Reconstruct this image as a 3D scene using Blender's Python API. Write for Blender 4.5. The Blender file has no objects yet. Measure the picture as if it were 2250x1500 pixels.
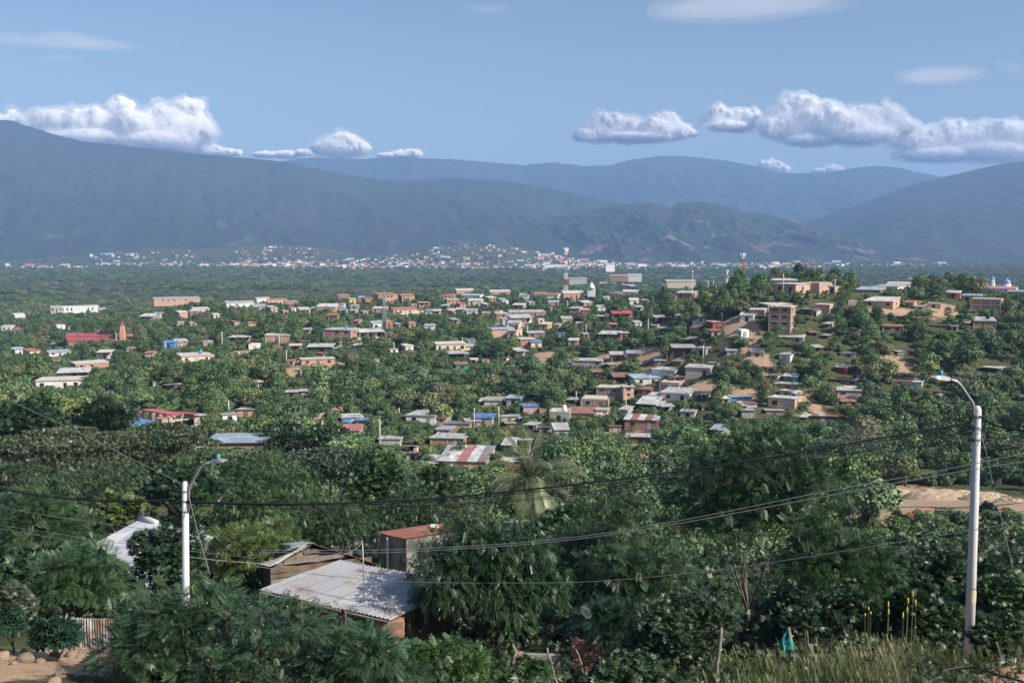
SKY_AIR, SKY_DUST, SKY_OZ, SKY_STR = 1.0, 2.2, 1.6, .097
SUN_STR = 5.0
HAZE_C, HAZE_D, HAZE_A = (.35,.57,1.0), .000108, 0.0
CLOUDS = True
VOLB = 4
EXPO = 0.42
CLD = 1/190
VEIL = .7
SMOKE_D = .008
LEAFK, NEARK = 1.68, 1.05
import bpy, math, random
import numpy as np
from mathutils import Vector, Matrix
C = bpy.context.scene.collection
sc = bpy.context.scene
FP = 2187.0                                   # focal length in photo pixels (35 mm on 36 mm)
PITCH = math.atan(210.0/FP)
SP, CP = math.sin(PITCH), math.cos(PITCH)
RNG = np.random.default_rng(7)
R_ = random.Random(11)

def ray(px, py):
    return ((px-1125.0), FP*CP+(750.0-py)*SP, (750.0-py)*CP-FP*SP)
def at(px, py, D):
    d = ray(px, py); t = D/d[1]
    return Vector((d[0]*t, D, d[2]*t))
def proj(x, y, z):
    yc = y*CP - z*SP; up = y*SP + z*CP
    return 1125.0+FP*x/yc, 750.0-FP*up/yc

# ------------------------------------------------------------------ noise
def _h(ix, iy, s):
    n = (ix.astype(np.int64)*374761393 + iy.astype(np.int64)*668265263 + s*1442695041) & 0xffffffff
    n = ((n ^ (n >> 13))*1274126177) & 0xffffffff
    return ((n ^ (n >> 16)) & 0xffff)/65535.0
def vnoise(x, y, s=0):
    x = np.asarray(x, float); y = np.asarray(y, float)
    ix = np.floor(x); iy = np.floor(y); fx = x-ix; fy = y-iy
    fx = fx*fx*(3-2*fx); fy = fy*fy*(3-2*fy)
    a = _h(ix, iy, s); b = _h(ix+1, iy, s); c = _h(ix, iy+1, s); d = _h(ix+1, iy+1, s)
    return (a+(b-a)*fx)*(1-fy) + (c+(d-c)*fx)*fy
def fbm(x, y, s=0, o=4, g=.5):
    v = 0; a = 1.0; t = 0
    for k in range(o):
        v = v + a*(vnoise(np.asarray(x)*2**k, np.asarray(y)*2**k, s+k*17)*2-1); t += a; a *= g
    return v/t

# ------------------------------------------------------------------ terrain
COLS = {
 -900: [(14,1690),(20,1545),(24,1455),(27,1420),(31,1385),(40,1335),(60,1230),(90,1090),(130,1000),(180,930),(240,890),(300,850),(360,815),(450,780),(600,745),(800,714),(1200,662),(2000,613),(3000,589)],
 0:    [(14,1690),(20,1545),(24,1455),(27,1420),(31,1385),(40,1340),(60,1240),(90,1110),(130,1010),(180,940),(240,895),(300,856),(360,822),(450,790),(600,750),(800,717),(1200,662),(2000,613),(3000,589)],
 500:  [(14,1720),(20,1600),(27,1500),(40,1385),(60,1265),(90,1130),(130,1008),(180,930),(240,868),(300,805),(360,762),(450,718),(600,683),(690,672),(800,690),(950,680),(1200,662),(2000,613),(3000,589)],
 1000: [(14,1720),(20,1600),(27,1510),(40,1390),(60,1290),(90,1190),(130,1105),(180,1036),(240,922),(300,830),(360,768),(450,728),(600,682),(700,660),(800,650),(950,672),(1200,662),(2000,613),(3000,589)],
 1400: [(14,1720),(20,1600),(27,1520),(40,1425),(60,1345),(90,1250),(130,1130),(180,1020),(240,915),(300,800),(360,722),(450,680),(600,660),(700,648),(850,680),(1200,662),(2000,613),(3000,589)],
 1650: [(14,1720),(20,1585),(27,1480),(40,1405),(60,1330),(90,1247),(130,1150),(180,1045),(210,962),(240,882),(260,805),(280,742),(296,690),(308,655),(320,644),(348,640),(400,640),(480,650),(600,665),(800,690),(1200,662),(2000,613),(3000,589)],
 1800: [(14,1720),(20,1570),(27,1455),(40,1395),(60,1325),(90,1245),(130,1160),(170,1090),(210,985),(250,865),(272,775),(288,705),(300,660),(312,644),(345,637),(400,638),(480,650),(600,670),(800,690),(1200,662),(2000,613),(3000,589)],
 2250: [(14,1720),(20,1545),(27,1445),(40,1340),(60,1275),(90,1185),(130,1122),(170,1080),(210,975),(250,850),(280,760),(310,695),(340,668),(400,655),(480,655),(600,668),(800,690),(1200,662),(2000,613),(3000,589)],
 3200: [(14,1720),(20,1545),(27,1445),(40,1335),(60,1270),(90,1180),(130,1120),(170,1075),(210,970),(250,850),(280,760),(310,695),(340,668),(400,655),(480,655),(600,668),(800,690),(1200,662),(2000,613),(3000,589)],
}
ZP = at(1125, 589, 3000).z
_us, _prof = [], []
LG = np.linspace(math.log(2.0), math.log(16000.0), 260)
for pxc, tab in sorted(COLS.items()):
    _us.append((pxc-1125.0)/FP)
    ld = [math.log(2), math.log(6)]; zz = [-1.75, -3.4]
    for D, py in tab:
        ld.append(math.log(D)); zz.append(at(pxc, py, D).z)
    ld += [math.log(16000)]; zz += [ZP]
    p = np.interp(LG, ld, zz)
    k = np.exp(-.5*(np.arange(-4, 5)/1.6)**2); k /= k.sum()
    p = np.convolve(np.pad(p, 4, 'edge'), k, 'valid')
    _prof.append(p)
_us = np.array(_us); _prof = np.array(_prof)
UG = np.linspace(-1.0, 1.0, 161)
_G = np.stack([np.interp(UG, _us, _prof[:, j]) for j in range(len(LG))], 1)
k = np.exp(-.5*(np.arange(-8, 9)/2.0)**2); k /= k.sum()
_G = np.stack([np.convolve(np.pad(_G[:, j], 8, 'edge'), k, 'valid') for j in range(len(LG))], 1)
BUMPS = [(1075,3800,60,290,380),(900,3900,22,300,300),(300,4100,38,330,300),(640,4100,62,300,300),(480,4200,25,300,300)]
def gz(x, y):
    x = np.asarray(x, float); y = np.asarray(y, float)
    D = np.maximum(y, 2.0); u = np.clip(x/np.maximum(D, 14.0), -.99, .99)
    fu = (u+1.0)/2.0*160; fd = (np.log(D)-LG[0])/(LG[-1]-LG[0])*259
    iu = np.clip(np.floor(fu).astype(int), 0, 159); jd = np.clip(np.floor(fd).astype(int), 0, 258)
    a = np.clip(fu-iu, 0, 1); b = np.clip(fd-jd, 0, 1)
    z = (_G[iu, jd]*(1-a)+_G[iu+1, jd]*a)*(1-b) + (_G[iu, jd+1]*(1-a)+_G[iu+1, jd+1]*a)*b
    am = np.clip(D/300.0, .06, 1.0)*np.clip((1500-D)/600, 0, 1)
    z = z + am*(1.2*fbm(x/45+3, y/45, 3, 3) + .35*fbm(x/9, y/9, 5, 2))
    for pxb, Db, h, sx, sy in BUMPS:
        bx = (pxb-1125)/FP*Db
        z = z + h*np.exp(-((x-bx)/sx)**2-((y-Db)/sy)**2)
    return z
def gz1(x, y): return float(gz(np.array([x]), np.array([y]))[0])
def hits(px, py, D0=18.0, D1=3200.0):
    """first terrain distance along the pixel ray, or None"""
    Ds = np.exp(np.linspace(math.log(D0), math.log(D1), 900))
    d = ray(px, py); t = Ds/d[1]
    below = d[2]*t <= gz(d[0]*t, Ds)
    i = np.argmax(below)
    return float(Ds[i]) if below[i] else None

# ------------------------------------------------------------------ object helpers
def tag(o, label=None, cat=None, group=None, kind=None):
    if label: o['label'] = label
    if cat: o['category'] = cat
    if group: o['group'] = group
    if kind: o['kind'] = kind
    return o
def empty(name, loc, rz=0.0, label=None, cat=None, group=None):
    o = bpy.data.objects.new(name, None); C.objects.link(o)
    o.location = loc; o.rotation_euler = (0, 0, rz); o.empty_display_size = .3
    return tag(o, label, cat, group)
def link(name, me, parent=None, mat=None):
    if mat is not None and not me.materials: me.materials.append(mat)
    o = bpy.data.objects.new(name, me); C.objects.link(o)
    if parent is not None: o.parent = parent
    return o
def npmesh(name, V, F, mat=None, var=None, smooth=False, attrs=None):
    """V (n,3), F (m,k) -> mesh ; var: one random value per face"""
    me = bpy.data.meshes.new(name); V = np.asarray(V, np.float32); F = np.asarray(F, np.int32)
    me.vertices.add(len(V)); me.vertices.foreach_set('co', V.ravel())
    k = F.shape[1]; me.loops.add(F.size); me.loops.foreach_set('vertex_index', F.ravel())
    me.polygons.add(len(F)); me.polygons.foreach_set('loop_start', np.arange(0, F.size, k, dtype=np.int32))
    if smooth: me.polygons.foreach_set('use_smooth', np.ones(len(F), bool))
    me.update(calc_edges=True)
    if var is not None:
        a = me.attributes.new('v', 'FLOAT', 'FACE'); a.data.foreach_set('value', np.asarray(var, np.float32))
    for nm, dat in (attrs or {}).items():
        a = me.attributes.new(nm, 'FLOAT', 'POINT'); a.data.foreach_set('value', np.asarray(dat, np.float32))
    if mat is not None: me.materials.append(mat)
    return me

class MB:
    def __init__(s): s.v = []; s.f = []
    def quad(s, *p):
        n = len(s.v); s.v += [tuple(q) for q in p]; s.f.append(tuple(range(n, n+len(p)))); return s
    def box(s, x0, x1, y0, y1, z0, z1, M=None):
        c = [(x0,y0,z0),(x1,y0,z0),(x1,y1,z0),(x0,y1,z0),(x0,y0,z1),(x1,y0,z1),(x1,y1,z1),(x0,y1,z1)]
        return s.hexa(c, M)
    def hexa(s, c, M=None):
        if M is not None: c = [tuple(M @ Vector(q)) for q in c]
        n = len(s.v); s.v += [tuple(q) for q in c]
        s.f += [tuple(n+i for i in q) for q in ((3,2,1,0),(4,5,6,7),(0,1,5,4),(1,2,6,5),(2,3,7,6),(3,0,4,7))]
        return s
    def slab(s, top, th):
        """four top corners, thickness downwards"""
        t = [Vector(q) for q in top]; b = [q-Vector((0,0,th)) for q in t]
        return s.hexa(b+t)
    def tube(s, pts, rad, n=8, cap=True):
        pts = [Vector(p) for p in pts]
        if not hasattr(rad, '__len__'): rad = [rad]*len(pts)
        st = len(s.v); prev = None
        for i, p in enumerate(pts):
            d = (pts[min(i+1, len(pts)-1)]-pts[max(i-1, 0)])
            d = d.normalized() if d.length > 1e-9 else Vector((0,0,1))
            if prev is None:
                a = Vector((1,0,0)) if abs(d.x) < .8 else Vector((0,1,0))
                prev = d.cross(a).normalized()
            e1 = (prev-d*prev.dot(d)); e1 = e1.normalized() if e1.length > 1e-6 else d.orthogonal().normalized()
            prev = e1; e2 = d.cross(e1)
            for k in range(n):
                a = 2*math.pi*k/n
                s.v.append(tuple(p + (e1*math.cos(a)+e2*math.sin(a))*rad[i]))
        for i in range(len(pts)-1):
            for k in range(n):
                a = st+i*n+k; b = st+i*n+(k+1)%n
                s.f.append((a, b, b+n, a+n))
        if cap:
            s.f.append(tuple(st+k for k in range(n))[::-1]); e = st+(len(pts)-1)*n
            s.f.append(tuple(e+k for k in range(n)))
        return s
    def lathe(s, prof, n=16, c=(0,0,0)):
        st = len(s.v)
        for r, z in prof:
            for k in range(n):
                a = 2*math.pi*k/n; s.v.append((c[0]+r*math.cos(a), c[1]+r*math.sin(a), c[2]+z))
        for i in range(len(prof)-1):
            for k in range(n):
                a = st+i*n+k; b = st+i*n+(k+1)%n; s.f.append((a, b, b+n, a+n))
        s.f.append(tuple(st+k for k in range(n))[::-1]); e = st+(len(prof)-1)*n
        s.f.append(tuple(e+k for k in range(n)))
        return s
    def mesh(s, name, mat, smooth=False):
        me = bpy.data.meshes.new(name); me.from_pydata(s.v, [], s.f); me.update()
        uv = me.uv_layers.new(name='UV')
        for p in me.polygons:
            nz = p.normal
            if abs(nz.z) > .75: ax, ay = Vector((1,0,0)), Vector((0,1,0))
            else:
                ax = Vector((-nz.y, nz.x, 0)); ax = ax.normalized() if ax.length > 1e-6 else Vector((1,0,0)); ay = Vector((0,0,1))
            for li in p.loop_indices:
                co = me.vertices[me.loops[li].vertex_index].co
                uv.data[li].uv = (co.dot(ax), co.dot(ay))
        if smooth:
            for p in me.polygons: p.use_smooth = True
        if mat is not None: me.materials.append(mat)
        return me
    def build(s, name, mat, parent=None, smooth=False):
        return link(name, s.mesh(name, mat, smooth), parent)

# ------------------------------------------------------------------ materials
def newmat(name):
    m = bpy.data.materials.new(name); m.use_nodes = True
    nt = m.node_tree; nt.nodes.clear()
    return m, nt, nt.nodes, nt.links
def N(ns, t, **k):
    n = ns.new(t)
    for a, b in k.items():
        if a.startswith('_'): setattr(n, a[1:], b)
        else: n.inputs[a].default_value = b
    return n
def rgba(c): return (c[0], c[1], c[2], 1.0)
def mix(ns, L, fac, a, b, typ='MIX'):
    n = ns.new('ShaderNodeMix'); n.data_type = 'RGBA'; n.blend_type = typ
    for sock, val in ((n.inputs[0], fac), (n.inputs[6], a), (n.inputs[7], b)):
        if hasattr(val, 'links'): L.new(val, sock)
        else: sock.default_value = val if not isinstance(val, tuple) or len(val) == 4 else rgba(val)
    return n.outputs[2]
def ramp(ns, L, src, p0, p1, c0=0.0, c1=1.0):
    n = ns.new('ShaderNodeMapRange'); n.inputs[1].default_value = p0; n.inputs[2].default_value = p1
    n.inputs[3].default_value = c0; n.inputs[4].default_value = c1; L.new(src, n.inputs[0]); return n.outputs[0]
def noise(ns, L, coord, scale, detail=4, rough=.6):
    n = N(ns, 'ShaderNodeTexNoise', Scale=scale, Detail=detail, Roughness=rough)
    if coord is not None: L.new(coord, n.inputs['Vector'])
    return n.outputs[0]

def wallmat(name, c, c2=None, stain=.35, rough=.9, brick=None, panel=0.0, spec=.2, scale=.5):
    """weathered plaster / block / brick: big blotches, vertical streaks and optional courses"""
    m, nt, ns, L = newmat(name); c2 = c2 or tuple(x*.6 for x in c)
    geo = ns.new('ShaderNodeNewGeometry'); P = geo.outputs['Position']; oi = ns.new('ShaderNodeObjectInfo')
    n1 = noise(ns, L, P, scale, 5, .65)
    mp = N(ns, 'ShaderNodeMapping'); mp.inputs['Scale'].default_value = (3.0, 3.0, .35); L.new(P, mp.inputs[0])
    n2 = noise(ns, L, mp.outputs[0], 1.0, 4, .6)
    col = mix(ns, L, ramp(ns, L, n1, .42, .68, 0, stain*1.4), c, c2)
    col = mix(ns, L, ramp(ns, L, n2, .55, .75, 0, stain), col, tuple(x*.5 for x in c2))
    if brick:
        uv = ns.new('ShaderNodeUVMap')
        b = N(ns, 'ShaderNodeTexBrick', Scale=1.0)
        b.inputs['Color1'].default_value = rgba((.75,.75,.75)); b.inputs['Color2'].default_value = rgba((1.2,1.15,1.1))
        b.inputs['Mortar'].default_value = rgba(brick[2]); b.inputs['Mortar Size'].default_value = .012
        b.inputs['Brick Width'].default_value = brick[0]; b.inputs['Row Height'].default_value = brick[1]; L.new(uv.outputs[0], b.inputs[0])
        col = mix(ns, L, 1.0, col, b.outputs[0], 'MULTIPLY')
    v = ramp(ns, L, oi.outputs['Random'], 0, 1, .85, 1.12)
    hs = N(ns, 'ShaderNodeHueSaturation'); L.new(col, hs.inputs['Color']); L.new(v, hs.inputs['Value'])
    p = N(ns, 'ShaderNodeBsdfPrincipled', Roughness=rough); p.inputs['Specular IOR Level'].default_value = spec
    L.new(hs.outputs[0], p.inputs['Base Color'])
    o = ns.new('ShaderNodeOutputMaterial'); L.new(p.outputs[0], o.inputs[0])
    bp = N(ns, 'ShaderNodeBump', Strength=.25, Distance=.02); L.new(n1, bp.inputs['Height']); L.new(bp.outputs[0], p.inputs['Normal'])
    return m

def sheetmat(name, c, rust=(.20,.085,.04), amount=.25, rough=.5, metal=.0, rib=0.0, panel=1.0):
    """roof sheets: panels of slightly different tone, rust blotches running with the ribs"""
    m, nt, ns, L = newmat(name)
    uv = ns.new('ShaderNodeUVMap'); oi = ns.new('ShaderNodeObjectInfo')
    geo = ns.new('ShaderNodeNewGeometry')
    add = ns.new('ShaderNodeVectorMath'); add.operation = 'ADD'; L.new(uv.outputs[0], add.inputs[0]); L.new(oi.outputs['Random'], add.inputs[1])
    br = N(ns, 'ShaderNodeTexBrick', Scale=1.0); br.inputs['Color1'].default_value = rgba((.72,.72,.72)); br.inputs['Color2'].default_value = rgba((1.12,1.12,1.12))
    br.inputs['Mortar'].default_value = rgba((.55,.55,.55)); br.inputs['Mortar Size'].default_value = .015
    br.inputs['Brick Width'].default_value = .85*panel; br.inputs['Row Height'].default_value = 2.4; L.new(add.outputs[0], br.inputs[0])
    n1 = noise(ns, L, geo.outputs['Position'], .7, 5, .7)
    n2 = noise(ns, L, geo.outputs['Position'], 3.5, 4, .7)
    col = mix(ns, L, 1.0, c, br.outputs[0], 'MULTIPLY')
    mm = ns.new('ShaderNodeMath'); mm.operation = 'ADD'; L.new(n1, mm.inputs[0]); L.new(ramp(ns, L, n2, .3, .7, -.08, .08), mm.inputs[1])
    col = mix(ns, L, ramp(ns, L, mm.outputs[0], .66-amount*.55, .80-amount*.4), col, rust)
    v = ramp(ns, L, oi.outputs['Random'], 0, 1, .82, 1.12)
    hs = N(ns, 'ShaderNodeHueSaturation'); L.new(col, hs.inputs['Color']); L.new(v, hs.inputs['Value'])
    p = N(ns, 'ShaderNodeBsdfPrincipled', Roughness=rough, Metallic=metal); L.new(hs.outputs[0], p.inputs['Base Color'])
    o = ns.new('ShaderNodeOutputMaterial'); L.new(p.outputs[0], o.inputs[0])
    if rib:
        w = N(ns, 'ShaderNodeTexWave', Scale=rib); w.bands_direction = 'X'; L.new(uv.outputs[0], w.inputs[0])
        bp = N(ns, 'ShaderNodeBump', Strength=.5, Distance=.03); L.new(w.outputs[1], bp.inputs['Height']); L.new(bp.outputs[0], p.inputs['Normal'])
    return m

def plain(name, c, rough=.7, metal=0.0, var=.15, scale=4.0, spec=.4):
    m, nt, ns, L = newmat(name)
    geo = ns.new('ShaderNodeNewGeometry'); n1 = noise(ns, L, geo.outputs['Position'], scale, 4, .6)
    col = mix(ns, L, ramp(ns, L, n1, .3, .7), tuple(x*(1-var) for x in c), tuple(min(1, x*(1+var)) for x in c))
    p = N(ns, 'ShaderNodeBsdfPrincipled', Roughness=rough, Metallic=metal); p.inputs['Specular IOR Level'].default_value = spec
    L.new(col, p.inputs['Base Color']); o = ns.new('ShaderNodeOutputMaterial'); L.new(p.outputs[0], o.inputs[0])
    return m

def leafmat(name, trans=.22, rough=.5, spec=.35, vr=(.55,1.45)):
    """object colour times the leaf's own tone; slightly glossy and translucent"""
    m, nt, ns, L = newmat(name)
    oi = ns.new('ShaderNodeObjectInfo'); at_ = N(ns, 'ShaderNodeAttribute', _attribute_name='v')
    hs = N(ns, 'ShaderNodeHueSaturation'); L.new(oi.outputs['Color'], hs.inputs['Color'])
    L.new(ramp(ns, L, at_.outputs['Fac'], 0, 1, vr[0], vr[1]), hs.inputs['Value'])
    L.new(ramp(ns, L, at_.outputs['Fac'], 0, 1, .515, .485), hs.inputs['Hue'])
    p = N(ns, 'ShaderNodeBsdfPrincipled', Roughness=rough); p.inputs['Specular IOR Level'].default_value = spec
    L.new(hs.outputs[0], p.inputs['Base Color'])
    t = ns.new('ShaderNodeBsdfTranslucent'); 
    yl = mix(ns, L, .5, hs.outputs[0], (1.0,1.1,.35), 'MULTIPLY'); L.new(hs.outputs[0], t.inputs[0])
    mx = ns.new('ShaderNodeMixShader'); mx.inputs[0].default_value = trans; L.new(p.outputs[0], mx.inputs[1]); L.new(t.outputs[0], mx.inputs[2])
    o = ns.new('ShaderNodeOutputMaterial'); L.new(mx.outputs[0], o.inputs[0])
    return m

MT = dict(
 brick=wallmat('brick_wall', (.42,.25,.19), (.31,.18,.135), .5, brick=(.40,.20,(.62,.58,.54))),
 peach=wallmat('pale_brick_wall', (.53,.355,.265), (.43,.27,.195), .4, brick=(.40,.20,(.75,.68,.6))),
 cream=wallmat('cream_wall', (.66,.55,.42), (.48,.38,.28), .45),
 white=wallmat('white_wall', (.74,.73,.71), (.5,.48,.45), .4),
 grey=wallmat('grey_block_wall', (.42,.41,.385), (.28,.265,.24), .6, brick=(.40,.20,(.8,.8,.8))),
 conc=wallmat('concrete', (.45,.43,.40), (.33,.31,.28), .4),
 stain=wallmat('stained_shade_concrete', (.30,.29,.265), (.10,.095,.085), .95, scale=.9),
 wood=wallmat('plank_wall', (.20,.145,.10), (.10,.075,.055), .8),
 red=wallmat('red_wall', (.40,.075,.06), (.30,.06,.05), .3),
 yellow=wallmat('yellow_wall', (.68,.50,.18), (.5,.36,.14), .3),
 teal=wallmat('teal_cloth_wall', (.05,.26,.24), (.04,.16,.16), .4),
 bluew=wallmat('blue_wall', (.10,.25,.55), (.07,.16,.36), .3),
 tinw=sheetmat('sheet_metal_wall', (.47,.49,.52), amount=.12, rough=.55, rib=2.2),
 tin=sheetmat('grey_roof_sheet', (.50,.50,.49), amount=.22, rough=.6, rib=2.2),
 tinl=sheetmat('pale_roof_sheet', (.57,.56,.535), amount=.2, rough=.6, rib=2.2),
 tind=sheetmat('dark_roof_sheet', (.23,.22,.205), amount=.3, rough=.7, rib=2.2),
 tinb=sheetmat('bluish_roof_sheet', (.36,.43,.50), amount=.08, rough=.5, rib=2.2),
 rust=sheetmat('rusty_roof_sheet', (.34,.27,.235), rust=(.22,.085,.05), amount=.62, rough=.8, rib=2.2),
 redr=sheetmat('red_roof_sheet', (.46,.10,.095), rust=(.34,.08,.07), amount=.3, rough=.55, rib=2.2),
 pinkr=sheetmat('pale_red_roof_sheet', (.50,.215,.19), rust=(.42,.17,.15), amount=.3, rough=.6, rib=2.2),
 blue=sheetmat('blue_roof_sheet', (.13,.27,.56), rust=(.11,.20,.40), amount=.2, rough=.5, rib=2.2),
 clay=sheetmat('clay_roof', (.45,.20,.12), rust=(.30,.13,.08), amount=.4, rough=.9, rib=2.2),
 slab=wallmat('roof_slab', (.58,.53,.47), (.40,.36,.31), .5),
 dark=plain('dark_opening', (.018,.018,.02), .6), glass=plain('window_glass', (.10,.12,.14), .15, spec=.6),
 pole=wallmat('painted_pole', (.60,.60,.625), (.5,.49,.5), .25, rough=.7, scale=2.5),
 polec=plain('pole_concrete', (.52,.51,.49), .8),
 steel=plain('galvanised_steel', (.34,.35,.37), .45, .5), black=plain('black_rubber', (.012,.012,.013), .5),
 cable=plain('cable_sheath', (.014,.015,.016), .45), cableg=plain('grey_wire', (.20,.21,.22), .5),
 redp=plain('red_paint', (.40,.11,.09), .6), whitep=plain('white_paint', (.78,.78,.76), .6), bluep=plain('blue_paint', (.20,.33,.56), .5),
 bark=wallmat('bark', (.135,.115,.095), (.07,.06,.05), .7, scale=6), barkl=wallmat('pale_bark', (.26,.225,.185), (.15,.125,.10), .6, scale=6),
 rock=wallmat('boulder_stone', (.27,.20,.14), (.15,.11,.08), .8, scale=4), post=wallmat('weathered_post', (.27,.235,.20), (.14,.12,.10), .7, scale=8),
 rag=plain('teal_rag', (.03,.24,.22), .8), lens=plain('lamp_lens', (.5,.5,.48), .2), pcell=plain('photocell', (.06,.25,.30), .4),
 tankb=plain('black_tank', (.02,.02,.022), .4), tankw=plain('pale_tank', (.7,.7,.7), .5), tankbl=plain('blue_tank', (.06,.28,.55), .4),
 leaf=leafmat('leaf', .14), leafn=leafmat('near_leaf', .14, .42, .4, (.5,1.5)), straw=leafmat('straw', .3, .7, .2),
)
# ------------------------------------------------------------------ vegetation
def norm(a): return a/np.maximum(np.linalg.norm(a, axis=-1, keepdims=True), 1e-9)
def dirs(n, rng, zmin=-.5):
    z = rng.uniform(zmin, 1, n); a = rng.uniform(0, 2*np.pi, n); r = np.sqrt(np.maximum(0, 1-z*z))
    return np.stack([r*np.cos(a), r*np.sin(a), z], 1)
def sprays(P, Dr, S, T, F, rng, roll=.6):
    """copies of a leaf template T (along, side, up) with faces F at points P, pointing along Dr"""
    n = len(P); d = norm(Dr); up = np.tile([0, 0, 1.0], (n, 1)) + rng.normal(0, roll, (n, 3))
    s = norm(np.cross(d, up)); w = np.cross(s, d)
    V = P[:, None, :] + S[:, None, None]*(T[None, :, 0:1]*d[:, None, :] + T[None, :, 1:2]*s[:, None, :] + T[None, :, 2:3]*w[:, None, :])
    FF = F[None, :, :] + (np.arange(n)*len(T))[:, None, None]
    return V.reshape(-1, 3), FF.reshape(-1, F.shape[1])
def strip(V, F, a, b, w, n=(0, 0, 1), mid=.45):
    """a pointed leaflet from a to b as one kite quad"""
    a = np.array(a, float); b = np.array(b, float); d = b-a; s = np.cross(d, n); s = s/max(np.linalg.norm(s), 1e-9)*w/2
    k = len(V); m = a+d*mid; V += [a, m+s, b, m-s]; F.append((k, k+1, k+2, k+3))
def T_pinnate(npairs=6, ll=.42, w=.13, droop=.25):
    V, F = [], []
    for i in range(npairs):
        t = .15+.8*i/npairs; z = -droop*t*t
        for s in (-1, 1):
            l = ll*(1-.35*abs(t-.5)); strip(V, F, (t, 0, z), (t+l*.62, s*l*.8, z-.10*l-.1*droop), w)
    strip(V, F, (.93, 0, -droop*.86), (1.25, 0, -droop*1.4), w)
    strip(V, F, (0, 0, 0), (.97, 0, -droop*.9), .03)
    return np.array(V), np.array(F)
def T_bipinnate(npairs=8, ll=.50, w=.075, droop=.22):
    V, F = [], []
    for i in range(npairs):
        t = .2+.78*i/(npairs-1); z = -droop*t*t; l = ll*(1.05-.5*abs(t-.55))
        for s in (-1, 1):
            strip(V, F, (t, 0, z), (t+l*.55, s*l*.85, z-.16*l), w*.9, mid=.5)
    strip(V, F, (0, 0, .0), (1, 0, -droop), .025)
    return np.array(V), np.array(F)
def T_broad(n=5, w=.34):
    V, F = [], []
    for i in range(n):
        a = (i/(n-1)-.5)*2.4; L_ = .8+.2*math.cos(a); o = .12*i/n
        strip(V, F, (o, 0, 0), (o+L_*math.cos(a), L_*math.sin(a), -.18*abs(math.sin(a*1.7))-.1), w*L_)
    return np.array(V), np.array(F)
def T_lance(n=6, w=.11):
    V, F = [], []
    for i in range(n):
        s = -1 if i % 2 else 1; t = .12*i
        strip(V, F, (t, 0, -.04*i), (t+.55, s*.30, -.35-.05*i), w)
    return np.array(V), np.array(F)
def T_palmate():
    V, F = [], []
    for i in range(7):
        a = (i/6-.5)*4.2; strip(V, F, (.0, 0, 0), (.95*math.cos(a), .95*math.sin(a), -.22), .26, mid=.55)
    return np.array(V), np.array(F)
def T_quad():
    return np.array([(-.5,0,0),(0,.38,.06),(.5,0,0),(0,-.38,.06)], float), np.array([(0,1,2,3)])
def T_tuft():
    V, F = [], []
    for i in range(9):
        a = i*.9; strip(V, F, (0, 0, 0), (.7+.3*math.cos(a*2), .32*math.sin(a), .32*math.cos(a)), .10)
    return np.array(V), np.array(F)
TPL = dict(pinnate=T_pinnate(), neem=T_pinnate(6, .40, .12, .45), bip=T_bipinnate(), broad=T_broad(), lance=T_lance(), palmate=T_palmate(), quad=T_quad(), tuft=T_tuft())

def crown_lobes(rng, H, R, kind='round', n=9, z0=.3):
    """list of ellipsoid lobes (centre, radii); crown spans z0*H..H"""
    out = []; zc = H*(1+z0)/2; hz = H*(1-z0)/2
    if kind == 'flat':
        for i in range(n):
            a = rng.uniform(0, 2*np.pi); r = R*math.sqrt(rng.uniform(.02, 1))*.75; lev = rng.choice([.62, .78, .93], p=[.25, .35, .4])
            rr = R*rng.uniform(.30, .48)
            out.append(((r*math.cos(a), r*math.sin(a), H*lev*(1-.12*(r/R)**2)), (rr, rr, H*rng.uniform(.045, .08))))
    elif kind == 'tall':
        for i in range(n):
            z = H*rng.uniform(z0+.06, .93); k = 1-abs(z/H-.5)*.9; a = rng.uniform(0, 2*np.pi); r = R*.45*k
            rr = R*rng.uniform(.45, .7)*k
            out.append(((r*math.cos(a), r*math.sin(a), z), (rr, rr, rr*1.1)))
    else:
        for i in range(n):
            d = dirs(1, rng, -.55)[0]; q = rng.uniform(.35, .78)
            rr = min(R, hz)*rng.uniform(.27, .47)*(.92 if n > 24 else 1.0)
            out.append(((d[0]*R*q, d[1]*R*q, zc+d[2]*hz*q), (rr*1.1, rr*1.1, rr*.85)))
        out.append(((0, 0, zc), (R*.6, R*.6, hz*.62)))
    return out

def leaf_points(rng, lobes, n, spread=(.55, 1.05), zmin=-.55):
    A = np.array([l[1][0]*l[1][1] + l[1][0]*l[1][2] for l in lobes]); idx = rng.choice(len(lobes), n, p=A/A.sum())
    cen = np.array([l[0] for l in lobes])[idx]; rad = np.array([l[1] for l in lobes])[idx]
    d = dirs(n, rng, zmin); q = spread[0]+(spread[1]-spread[0])*np.sqrt(rng.uniform(0, 1, n))
    return cen+d*rad*q[:, None], norm(d/np.maximum(rad, 1e-3)), idx

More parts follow.
